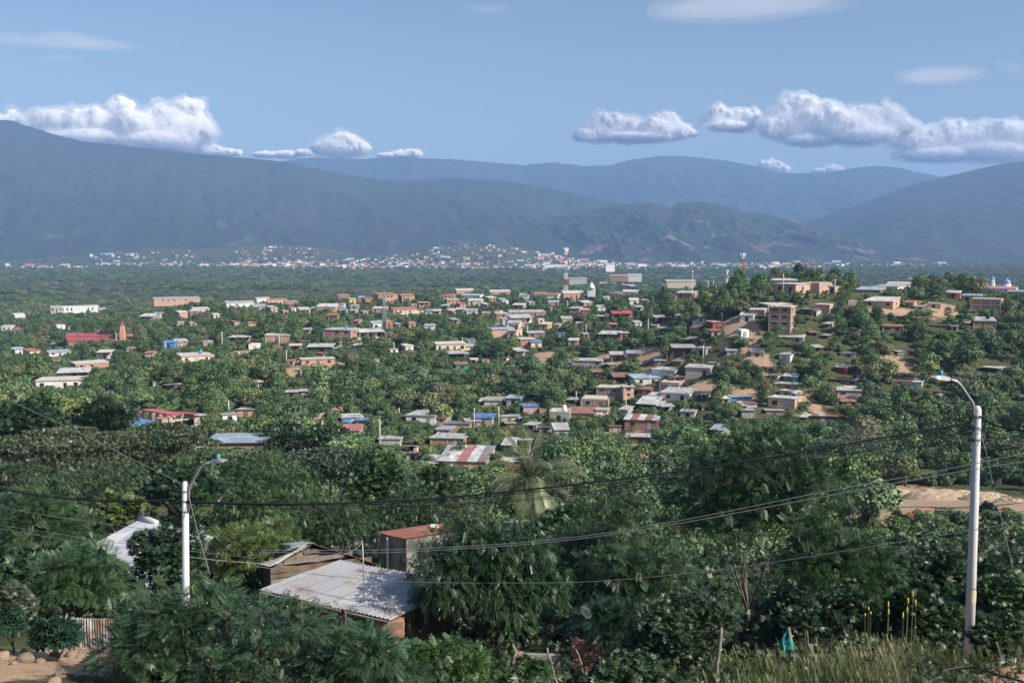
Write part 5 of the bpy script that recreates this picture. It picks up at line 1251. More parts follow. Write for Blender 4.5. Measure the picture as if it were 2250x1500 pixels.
# --- grey roof at the left
b0 = at(310, 1330, 55); b0.z = gz1(b0.x, b0.y)-.2; t = empty('grey_roofed_house', b0, 0, 'house with a wide smooth grey roof half behind a round mango tree', 'house'); note('house', 208, 410, 1141, 1300, 50)
c = rel(t, [at(*q) for q in ((212,1194,57),(330,1303,50),(470,1180,55),(307,1143,62))])
MB().hexa([p for p in c]+[p+Vector((0,0,.07)) for p in c]).build('roof', sheetmat('grey_fibre_roof', (.52,.53,.56), rust=(.36,.36,.37), amount=.18, rough=.7), t)
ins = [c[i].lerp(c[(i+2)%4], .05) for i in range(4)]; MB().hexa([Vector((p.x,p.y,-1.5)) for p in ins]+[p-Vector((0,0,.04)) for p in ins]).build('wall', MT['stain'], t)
a, b_ = c[3]+Vector((0,0,.1)), c[3].lerp(c[2], .25)+Vector((0,0,.1)); MB().tube([a, a.lerp(b_,.5)+Vector((0,0,.06)), b_], [.18,.22,.18], 9).build('ridge_cap', MT['tin'], t, True)
p = c[3]; MB().tube([(p.x+.2,p.y,p.z),(p.x+.2,p.y,p.z+1.0)], .02, 5).build('vent_pipe', MT['steel'], t)
# --- half seen brick and block walls low in the middle
for lab, px, py, w_, h, d, mt_, rz in (('bare orange brick wall in the shade behind the leaning sticks',1292,1495,.9,1.3,30,'brick',.1),('pale grey block wall low in the shade of the feathery neem tree',1185,1505,1.2,.9,27.5,'stain',-.05),):  # block wall's deep shade is put into its colour by the dark concrete
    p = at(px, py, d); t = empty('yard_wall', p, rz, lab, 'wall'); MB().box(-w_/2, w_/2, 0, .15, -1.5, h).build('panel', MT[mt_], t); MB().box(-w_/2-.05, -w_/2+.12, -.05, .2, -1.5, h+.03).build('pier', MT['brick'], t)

# --- lamp poles
def lamp_pole(label, pxt, yt, pxb, yb, D, r0, r1, arm, head, sgn):
    p = at(pxb, yb, D); z = at(pxt, yt, D).z; H = z-p.z; t = empty('street_lamp', p, 0, label, 'street lamp'); note('lamp', min(pxt,pxb)-14, max(pxt,pxb)+14, yt, yb-60, D)
    dx = at(pxt, yt, D).x-p.x
    def ax(h): return dx*h/H
    MB().tube([(0,0,-1.2),(ax(H*.5),0,H*.5),(ax(H-.1),0,H-.12),(ax(H),0,H-.02)], [r0*1.03,(r0+r1)/2,r1,r1*.55], 20).build('pole', MT['pole'], t, True)
    q = [Vector((at(x,y,D-o).x-p.x, -o, at(x,y,D-o).z-p.z)) for x, y, o in arm]
    MB().tube(q, [.042]*len(q), 10).build('arm', MT['steel'], t, True)
    d = (q[-1]-q[-2]); d.z *= .5; d.normalize(); s = d.cross(Vector((0,0,1))).normalized(); u = s.cross(d)
    M = Matrix.Translation(q[-1]) @ Matrix((( d.x, s.x, u.x),(d.y, s.y, u.y),(d.z, s.z, u.z))).to_4x4()
    mb = MB(); L_ = head
    secs = [(-.05,.05,.05,-.045),(.12,.075,.07,-.05),(.3,.13,.06,-.045),(L_*.75,.14,.035,-.03),(L_,.05,.015,-.012)]
    for (x0,w0,a0,b0_),(x1,w1,a1,b1) in zip(secs[:-1], secs[1:]):
        mb.hexa([(x0,-w0,b0_),(x1,-w1,b1),(x1,w1,b1),(x0,w0,b0_),(x0,-w0*.7,a0),(x1,-w1*.7,a1),(x1,w1*.7,a1),(x0,w0*.7,a0)], M)
    hd = mb.build('lamp_head', MT['steel'], t); MB().hexa([tuple(M @ Vector(v)) for v in ((.28,-.10,-.065),(L_*.7,-.11,-.05),(L_*.7,.11,-.05),(.28,.10,-.065),(.28,-.10,-.04),(L_*.7,-.11,-.025),(L_*.7,.11,-.025),(.28,.10,-.04))]).build('lens', MT['lens'], hd)
    c = M @ Vector((.22,0,.05)); MB().lathe([(.055,0),(.06,.03),(.06,.12),(.045,.15)], 10, tuple(c)).build('photocell', MT['pcell'], hd, True)
    for h in (H-.32, H-.62, H-.95):
        r = r1+.012+(H-h)/H*(r0-r1); MB().lathe([(r,h-.03),(r,h+.03)], 18, (ax(h),0,0)).build('clamp', MT['steel'], t); MB().box(ax(h)-r-.08, ax(h)-r+.03, -.05, .05, h-.045, h+.045).build('insulator', MT['black'], t)
    return t, H
lp, HL = lamp_pole('white concrete lamp pole whose arm points right over the mango tree', 407, 1056, 409, 1452, 30.0, .125, .098, [(414,1125,.05),(415,1078,.06),(420,1062,.1),(440,1028,.2),(452,1018,.25),(466,1014,.3)], .52, 1)
rp, HR = lamp_pole('taller white concrete lamp pole whose arm points left, notice and red band on it', 2148, 890, 2130, 1412, 27.0, .135, .100, [(2137,925,.1),(2139,893,.12),(2136,884,.15),(2112,848,.3),(2102,838,.35),(2082,832,.4)], .54, -1)
def band(h, dh, r, m, nm, ang=None):
    mb = MB(); n = 16; a0, a1 = ang or (0, 2*math.pi); xo = (at(2148,890,27).x-at(2130,1412,27).x)*h/HR
    for i in range(n):
        u0, u1 = a0+(a1-a0)*i/n, a0+(a1-a0)*(i+1)/n
        mb.quad((xo+r*math.cos(u0), r*math.sin(u0), h), (xo+r*math.cos(u1), r*math.sin(u1), h), (xo+r*math.cos(u1), r*math.sin(u1), h+dh), (xo+r*math.cos(u0), r*math.sin(u0), h+dh))
    o = mb.build(nm, MT[m], rp); o.modifiers.new('s', 'SOLIDIFY').thickness = .004
band(1.58, .035, .1295, 'redp', 'painted_band'); band(1.21, .32, .1315, 'cream', 'notice', (-2.0, -.6))

# --- wires
def wire(label, pts, rad, mat='cable', name='power_cable', n=48):
    P = [at(*p) for p in pts]; V = []
    for i in range(len(P)-1):
        p0 = P[max(i-1,0)]; p1 = P[i]; p2 = P[i+1]; p3 = P[min(i+2,len(P)-1)]; k = max(6, n//(len(P)-1))
        for j in range(k):
            u = j/k; V.append(.5*((2*p1)+(p2-p0)*u+(2*p0-5*p1+4*p2-p3)*u*u+(3*p1-p0-3*p2+p3)*u**3))
    V.append(P[-1]); o = MB().tube(V, rad, 6).build(name, MT[mat], None, True); tag(o, label, 'cable', 'wires strung across the valley edge'); return o
wire('thick black cable bundle sagging between the two lamp poles', [(411,1101,29.9),(560,1106,29.7),(700,1106,29.5),(850,1101,29.2),(1000,1091,28.9),(1200,1071,28.5),(1450,1041,28.0),(1700,1003,27.6),(2000,951,27.1),(2120,930,26.9),(2133,918,26.85),(2142,914,26.85)], .030)
wire('black cable wrapped beneath the thick bundle', [(411,1104,29.9),(700,1110,29.5),(1000,1096,28.9),(1450,1047,28.0),(2000,957,27.1),(2138,924,26.85)], .014)
wire('thick black cable bundle from the leftmost edge to the arm-right lamp pole', [(-60,1066,33.5),(0,1074,33),(100,1090,32),(200,1099,31.3),(300,1101,30.6),(403,1097,30.05)], .030)
wire('thin dark wire above the leftmost thick bundle', [(-60,1058,33.5),(60,1080,32.4),(200,1096,31.3),(403,1096,30.05)], .009)
wire('thick black cable bundle leaving the taller pole past the frame', [(2152,914,26.85),(2170,926,26.5),(2200,938,26.1),(2250,946,25.4),(2330,952,24.5)], .030)
wire('thin black wire leaving the taller pole just under the bundle', [(2152,945,26.9),(2200,954,26.2),(2260,961,25.4),(2330,966,24.5)], .010)
wire('thin wire slanting down from the taller pole towards the quarry', [(2153,945,26.9),(2200,968,27.6),(2260,992,28.6)], .008)
wire('steep thin wire from the bundle down past the quarry edge', [(2172,928,26.5),(2210,955,27.5),(2262,984,29)], .008)
wire('second thin black wire between the poles below the bundle', [(412,1112,29.95),(700,1116,29.5),(1050,1104,28.8),(1450,1062,28.0),(1800,1008,27.5),(2140,945,26.95)], .010)
wire('third thin black wire fanning out to the taller pole clamp', [(1050,1108,28.8),(1400,1075,28.1),(1800,1018,27.5),(2138,957,26.95)], .008)
wire('pale thin wire rising from the top of the arm-right pole', [(404,1064,30.0),(250,988,33),(100,916,36),(-40,852,39)], .012, 'cableg')
wire('upper wire of the pale twisted pair crossing the neem tree', [(560,1208,28.5),(800,1208,27.5),(1000,1201,26.8),(1250,1181,26),(1500,1142,25.2),(1800,1082,24.4),(2050,1036,23.8),(2280,990,23.2)], .009, 'cableg')
wire('lower wire of the pale twisted pair crossing the neem tree', [(560,1212,28.4),(800,1214,27.4),(1000,1206,26.7),(1250,1186,25.9),(1500,1148,25.1),(1800,1092,24.3),(2050,1046,23.7),(2280,1008,23.1)], .009, 'cableg')
wire('lone pale wire crossing low in front of the neem tree', [(560,1243,33.2),(700,1262,33),(890,1277,32),(1100,1280,30.5),(1300,1277,29),(1500,1260,27.8),(1680,1237,26.8),(1960,1193,25.4),(2130,1165,24.6),(2280,1138,24)], .010, 'cableg')
wire('thin wire from the leftmost edge over the grey roof', [(-50,1104,34),(100,1131,33),(230,1150,32.2),(402,1172,30.2)], .007, 'cableg')
wire('lower thin wire pair strand over the grey roof', [(-50,1146,34),(100,1168,33),(230,1188,32),(403,1208,30.2),(560,1226,29)], .007, 'cableg')
wire('lowest thin wire pair strand over the grey roof', [(-50,1152,34),(100,1178,33),(230,1198,32),(403,1212,30.2)], .007, 'cableg')
wire('wire bowing from the arm-right pole to the pipe mast', [(411,1222,30),(500,1232,31),(620,1238,32.5),(720,1226,33.8),(770,1212,34.3),(795,1193,34.6)], .010, 'cableg')
wire('slack guy wire hanging beside the arm-right pole', [(416,1094,29.9),(430,1150,29.5),(445,1205,29.2),(462,1262,28.9)], .010, 'cableg', 'guy_wire')
wire('guy wire hanging beside the taller pole', [(2156,955,26.9),(2168,1000,26.7),(2181,1062,26.5)], .008, 'cableg', 'guy_wire')
wire('lower part of the guy wire under its black block', [(2182,1070,26.5),(2195,1115,26.3),(2206,1165,26.1),(2226,1250,25.8)], .008, 'cableg', 'guy_wire')
p = at(2181, 1066, 26.5); t = empty('guy_block', p, 0, 'small black block tied into the guy wire of the taller pole', 'insulator'); MB().box(-.035,.035,-.03,.03,-.055,.055).build('body', MT['black'], t); MB().box(-.012,.012,-.012,.012,.05,.09).build('eye', MT['steel'], t)

# --- fence boards, corrugated fence, posts, stones, rag, flowers
D_ = hits(72, 1350) or 36; b0 = at(72, 1350, D_); t = empty('pallet_fence', b0, .1, 'grey slatted pallet fence standing before the grey shrub', 'fence')
for k in range(5): MB().box(-.36, .36, -.03, 0, .1+.19*k, .21+.19*k).build('slat', MT['post'], t)
for xx in (-.3, .34): MB().box(xx-.05, xx+.05, 0, .08, -.6, 1.15).build('post', MT['post'], t)
D_ = hits(203, 1424) or 27; b0 = at(203, 1424, D_); t = empty('corrugated_fence', b0, -.12, 'grey corrugated sheet fence behind the palmate shrub', 'fence')
for k in range(3): corr([Vector((-.62+.42*k,.02*k,-.4)),Vector((-.18+.42*k,.02*k,-.4)),Vector((-.18+.42*k,.02*k,.95)),Vector((-.62+.42*k,.02*k,.95))], 5, .02, 3).build('sheet', MT['tin'], t)
MB().box(-.7,.75,.06,.12,.75,.83).build('rail', MT['post'], t)
def stick(label, a, b, D, r, name='fence_post'):
    p = at(*a, D); q = at(*b, D)-p; rg = np.random.default_rng(a[0]); pts = [Vector((0,0,-.4))]+[q*f+Vector((rg.normal(0,.018),0,0)) for f in (0,.3,.6,.85,1)]
    t = empty(name, p, 0, label, 'post'); MB().tube(pts, [r*1.2,r*1.15,r,r*.95,r*.85,r*.6], 9).build('stake', MT['post'], t, True)
    k = q*.55; MB().tube([k+Vector((-.01,0,-.03)), k+Vector((r*1.6,-.02,.06))], [r*.6,r*.35], 6).build('knot', MT['post'], t, True)
stick('tall weathered grey post at the edge of the grass', (1572,1492), (1585,1378), 22.5, .052); stick('short stub post beside the bright bush', (1130,1452), (1130,1415), 26, .05)
stick('thin leaning stake left of the orange brick wall', (1222,1500), (1203,1422), 25, .035); stick('old stump post next to the teal rag', (1738,1425), (1734,1378), 25, .05); stick('slanting branch stake in the leafy corner', (1290,1500), (1268,1425), 25.5, .022)
p = at(1725, 1432, 24.8); t = empty('cloth_rag', p, 0, 'teal rag hanging on a stick in the dry grass', 'rag')
rg = np.random.default_rng(3); V = []; F = []
for j in range(9):
    for i in range(7):
        h = j/8; w_ = .20*(1-h)**.7+.015; V.append((w_*(i/6-.5)*2+.06*h+.03*math.sin(7*h+i), .06*math.sin(i*1.9+h*5), .62*h))
for j in range(8):
    for i in range(6): q = j*7+i; F.append((q,q+1,q+8,q+7))
mb = MB(); mb.v = V; mb.f = F; o = mb.build('cloth', MT['rag'], t, True); o.modifiers.new('s','SOLIDIFY').thickness = .008
MB().tube([(.06,.02,-.3),(.07,.02,.66)], .012, 6).build('stick', MT['post'], t)
def boulder(label, px, py, wpx, D, seed, flat=.75, name='boulder', group='boulders in the earth bank'):
    rg = np.random.default_rng(seed); import bmesh
    b = bmesh.new(); bmesh.ops.create_icosphere(b, subdivisions=3, radius=1.0); r = wpx/FP*D/2
    of = rg.uniform(0, 50)
    for v in b.verts:
        c = v.co.copy(); f = 1+.42*float(fbm(np.array([c.x*1.1+of+c.z]), np.array([c.y*1.1-c.z*.7]), seed, 3)[0]); v.co = Vector((c.x*r*f, c.y*r*f*.9, c.z*r*f*flat))
    for f in b.faces: f.smooth = True
    me = bpy.data.meshes.new(name); b.to_mesh(me); b.free(); me.materials.append(MT['rock']); o = link(name, me); D = hits(px, py+wpx*.25, 12) or D; p = at(px, py, D); o.location = (p.x, p.y, gz1(p.x, p.y)+r*flat*.35); o.rotation_euler = (0, 0, rg.uniform(0, 6)); tag(o, label, name.replace('_', ' '), group)
for a in [('biggest tan boulder under the palmate shrub',58,1444,42,24,1),('round pale boulder right of the biggest one',90,1449,26,23.6,2),('pale grey boulder at the very edge of the frame',5,1440,40,24,3),('dusky boulder below the corrugated fence',122,1434,26,24.6,4),
   ('orange stones heap boulder by the fence foot',158,1434,36,24.4,5),('small stone on top of the orange heap',160,1422,20,24.6,6),('stone at the right end of the orange heap',176,1430,20,24.3,7),('round tan boulder low at the bottom edge',134,1478,30,22.6,8),
   ('large tan boulder cut by the bottom edge',118,1497,44,22.2,9),('small rounded stone left under the shrub stem',52,1428,16,25,10),('small pale pebble stone in the bare earth',205,1432,14,24.4,11),('little stone beside the low tan boulder',30,1455,18,24,12)]: boulder(*a)
for i, a in enumerate([('rough brown clod topmost on the earth mound',2200,1440,34,22.5),('pale stone clod on the earth mound slope',2240,1448,40,22.2),('brown clod beside the black hose',2112,1476,20,21.5),('flat stone at the mound foot by the hose',2080,1472,22,21.6),('broken clod at the frame edge on the mound',2225,1462,36,21.8),('small clod left on the mound top',2175,1446,20,22.6)]): boulder(*a, 40+i, .55, 'dirt_clod', 'clods on the earth mound')
b0 = at(2215, 1470, 22); rg = np.random.default_rng(8)
def moundmesh(rx, ry, h, seed, n=44):
    V, F = [], []
    for j in range(n):
        for i in range(n):
            a, b_ = i/(n-1)*2-1, j/(n-1)*2-1; q = max(0, 1-a*a-b_*b_)**.8; V.append((a*rx, b_*ry, h*q*(1+.35*float(fbm(np.array([a*2.5+seed]), np.array([b_*2.5]), seed, 3)[0])+.22*float(fbm(np.array([a*9+seed]), np.array([b_*9]), seed, 3)[0]))-.25))
    for j in range(n-1):
        for i in range(n-1): q = j*n+i; F.append((q,q+1,q+n+1,q+n))
    mb = MB(); mb.v = V; mb.f = F; return mb
msoil = wallmat('bare_earth', (.36,.235,.15), (.23,.145,.09), .7, scale=1.6, rough=1, spec=.05); mora = wallmat('orange_earth', (.42,.215,.12), (.32,.17,.10), .5, scale=.4, rough=1, spec=.05); mpale = wallmat('pale_earth', (.43,.33,.235), (.30,.22,.15), .6, scale=.25, rough=1, spec=.05)
mu = moundmesh(1.6, 1.3, .5, 3).build('earth_mound', msoil, None, True); mu.location = (b0.x+.2, b0.y, gz1(b0.x, b0.y)+.05); tag(mu, None, None, None, 'structure')
for k, (px, py, rx, ry, h, m_) in enumerate([(2052,1134,46,8,17,mora),(2075,1092,75,10,21,mpale),(1955,1108,60,8,14,mpale),(2195,1094,60,9,15,mpale),(1860,1135,40,7,16,mpale),(2135,1090,50,8,14,mpale),(2245,1104,40,7,13,mpale),(1985,1086,50,8,14,mpale),(2225,1200,60,3,5,mora),(2085,1192,50,3,5,mora),(2150,1196,40,3,6,mora),(2020,1196,40,3,5,mora)]):
    D = hits(px, py) or 165; s = D/FP; o = moundmesh(rx*s, ry*s*5, h*s, 10+k).build('earth_mound', m_, None, True); o.location = ((px-1125)*s, D, gz1((px-1125)*s, D)); tag(o, None, None, None, 'structure')
V, F = [], []      # haul road through the quarry
pts = [(1830,1150),(1880,1118),(1960,1112),(2020,1110),(2090,1113),(2160,1112),(2250,1102),(2330,1094)]
rd = []
for px, py in pts:
    D = hits(px, py) or 165; rd.append(((px-1125)/FP*D, D))
rd = np.array(rd); ss = np.linspace(0, len(rd)-1, 90); rx_ = np.interp(ss, range(len(rd)), rd[:, 0]); ry_ = np.interp(ss, range(len(rd)), rd[:, 1])
for i in range(90):
    for w_ in (-2.4, -1.2, 0, 1.2, 2.4): V.append((rx_[i], ry_[i]+w_, gz1(rx_[i], ry_[i]+w_)+.12))
for i in range(89):
    for j in range(4): q = i*5+j; F.append((q, q+1, q+6, q+5))
mb = MB(); mb.v = V; mb.f = F; tag(mb.build('dirt_road', mpale, None, True), None, None, None, 'structure')
p = at(1905, 1035, 176); b = MB(); 
sm = moundmesh(6, 5, 9, 77, 24); sm.v = [(x+max(0, z)*.15, y, max(z, -.25)) for x, y, z in sm.v]; sm.f.append(tuple(range(24))[::-1])
import bmesh
bb = bmesh.new()
for dx, dz, r in ((0,0,4.5),(2.5,3.5,4.0),(-1.5,6.0,3.6),(1.0,8.5,3.0),(-3.0,9.5,2.4),(6,-1.5,3.4),(9,-2.5,2.6)): bmesh.ops.create_icosphere(bb, subdivisions=3, radius=r, matrix=Matrix.Translation((dx, 0, dz)))
me = bpy.data.meshes.new('smoke'); bb.to_mesh(me); bb.free(); o = link('smoke', me, None, volmat('smoke', (.6,.62,.66), SMOKE_D)); o.location = p-Vector((0,0,3)); r = o.modifiers.new('join', 'REMESH'); r.mode = 'VOXEL'; r.voxel_size = .5
tx = bpy.data.textures.new('billow', 'CLOUDS'); tx.noise_scale = 3; d = o.modifiers.new('billow', 'DISPLACE'); d.texture = tx; d.strength = 2.5; tag(o, 'thin grey smoke drifting over the quarry edge', None, None, 'stuff')
hose = [(2068,1474,21.2),(2090,1468,21.3),(2120,1464,21.4),(2150,1468,21.3),(2190,1480,21),(2230,1492,20.7),(2290,1508,20.3)]
wire('black hose lying over the earth mound', [(a, b_, c_) for a, b_, c_ in hose], .022, 'black', 'garden_hose'); bpy.context.scene.collection.objects['garden_hose']['category'] = 'hose'; bpy.context.scene.collection.objects['garden_hose']['group'] = ''
# aloe flower spikes
for i, (px, yt, yb) in enumerate([(2002,1298,1372),(1992,1312,1372),(2009,1316,1368),(1991,1332,1372),(1982,1344,1378),(1949,1320,1374),(1950,1336,1376),(1906,1332,1372),(1911,1342,1374),(1899,1346,1372)]):
    p = at(px, yb+22, 26); H = at(px, yt, 26).z-p.z; lab = ['tallest','second tallest','third tallest','fourth tallest'][i]+' yellow aloe flower spike left of the taller lamp pole' if i < 4 else ['lone yellow spike right beside the tallest cluster','long yellow spike in the middle pair','short yellow spike in the middle pair','topmost yellow knob of the small trio','second yellow knob of the small trio','lowest yellow knob of the small trio'][i-4]
    t = empty('aloe_flower', p, 0, lab, 'flower', 'yellow aloe spikes in the grass'); MB().tube([(0,0,-.3),(.01,0,H*.5),(0,0,H*.82)], [.012,.010,.008], 5).build('stalk', plain('aloe_stalk', (.10,.13,.06), .8) if i == 0 else bpy.data.materials['aloe_stalk'], t)
    k = .11 if i < 7 else .06
    MB().lathe([(.012,H-k*1.6),(.026,H-k*1.3),(.024,H-k*.5),(.008,H)], 7).build('flower_head', plain('aloe_yellow', (.52,.39,.06), .7) if i == 0 else bpy.data.materials['aloe_yellow'], t, True)

# ------------------------------------------------------------------ grass of the foreground slope
rng = np.random.default_rng(31); n = 34000
px = rng.uniform(1540, 2330, n); D = rng.uniform(19.5, 27.5, n); x = (px-1125)/FP*D; z = gz(x, D); so = soil(x, D)
keep = (so < .5) & (px > 1590+70*np.sin(D*2)) & ((D < 24.6+.8*np.sin(px/60.)) | (rng.uniform(0, 1, n) < .22)); keep &= ~((px > 2030) & (D < 23.2) & (rng.uniform(0, 1, n) < .97)); x, D, z, px = x[keep], D[keep], z[keep], px[keep]; n = len(x)
h = rng.uniform(.2, .8, n)*(1+.35*fbm(x*1.3, D*1.3, 5, 2)); a = rng.uniform(0, 6.28, n); lean = rng.uniform(.05, .38, n)*h+.05; wd = rng.uniform(.005, .010, n)
dx, dy = np.cos(a)*lean-.10*h, np.sin(a)*lean; sx, sy = -np.sin(a)*wd, np.cos(a)*wd
Vv = np.stack([np.stack([x-sx, D-sy, z-.05],1), np.stack([x+sx, D+sy, z-.05],1), np.stack([x+dx*.4+sx*.8, D+dy*.4+sy*.8, z+h*.6],1), np.stack([x+dx*.4-sx*.8, D+dy*.4-sy*.8, z+h*.6],1),
               np.stack([x+dx+sx*.2, D+dy+sy*.2, z+h],1), np.stack([x+dx-sx*.2, D+dy-sy*.2, z+h],1)], 1)
hd = rng.uniform(0, 1, n) < .16      # seed heads
Vv[hd, 4] += np.stack([sx, sy, 0*sx], 1)[hd]*1.8; Vv[hd, 5] -= np.stack([sx, sy, 0*sx], 1)[hd]*1.8; Vv[hd, 4:, 2] += .08
FF = (np.array([(0,1,2,3),(3,2,4,5)])[None]+(np.arange(n)*6)[:, None, None]).reshape(-1, 4)
vv = np.repeat(np.clip(.5+.35*fbm(x*.9, D*.9, 8, 2)+rng.normal(0, .16, n)+.2*hd, 0, 1), 2)
gm = (fbm(x*.55, D*.55, 19, 2)+rng.normal(0, .22, n)) > .04
for nm_, mk, cl_, lb_ in (('dry_grass', ~gm, (.20,.195,.105,1), 'dry pale grass with seed heads on the near slope'), ('green_grass', gm, (.085,.115,.042,1), 'greener tufts of grass on the near slope')):
    m_ = int(mk.sum()); o = link(nm_, npmesh(nm_, Vv[mk].reshape(-1, 3), (np.array([(0,1,2,3),(3,2,4,5)])[None]+(np.arange(m_)*6)[:, None, None]).reshape(-1, 4), MT['straw'], vv.reshape(-1, 2)[mk].ravel())); o.color = cl_; tag(o, lb_, None, None, 'stuff')
# green weeds among the grass and over the near slope
def weeds(name, label, n, pxr, Dr, size, tpl, col, ok=lambda px, D: np.ones(len(px), bool), hgt=.3, per=7):
    px = rng.uniform(*pxr, n); D = np.exp(rng.uniform(math.log(Dr[0]), math.log(Dr[1]), n)); x = (px-1125)/FP*D
    k = ok(px, D) & (soil(x, D) < .55+rng.uniform(-.2, .3, n)); x, D = x[k], D[k]; z = gz(x, D); m = len(x)
    P = np.repeat(np.stack([x, D, z], 1), per, 0)+rng.normal(0, 1, (m*per, 3))*np.array([.22, .22, .0])*size/.2; P[:, 2] += np.abs(rng.normal(0, hgt, m*per)); 
    Dd = norm(rng.normal(0, 1, (m*per, 3))+np.array([0, -.2, .55])); T, F = TPL[tpl]
    V, FF = sprays(P, Dd, size*rng.uniform(.6, 1.4, m*per), T, F, rng, .7); v = np.clip(np.repeat(np.repeat(rng.uniform(.2, .8, m), per), len(F))+rng.normal(0, .12, len(FF)), 0, 1)
    o = link(name, npmesh(name, V, FF, MT['leafn'], v)); o.color = (*col, 1); tag(o, label, None, None, 'stuff')
weeds('weeds', 'green weeds mixed into the dry grass', 1700, (1580,2300), (20,29), .13, 'broad', (.050,.085,.034), lambda px, D: rng.uniform(0, 1, len(px)) < np.where(D > 24, .9, .35))
weeds('ground_cover', 'leafy cover under the near trees', 2600, (-60,1650), (19,46), .15, 'broad', (.036,.062,.024), lambda px, D: (px > 260) | (D > 30), .4, 8)
weeds('hillside_cover', 'tangled creepers between the huts and the trees', 3400, (-120,2380), (36,112), .42, 'broad', (.036,.062,.026), lambda px, D: ~((px > 560) & (px < 1000) & (D < 56) & (D > 30)) & ~((px > 1880) & (D > 66)), .6, 8)

weeds('quarry_scrub', 'dusty scrub on the flat before the quarry', 1500, (1860,2340), (58,112), .40, 'broad', (.060,.085,.040), lambda px, D: np.ones(len(px), bool), .35, 7)
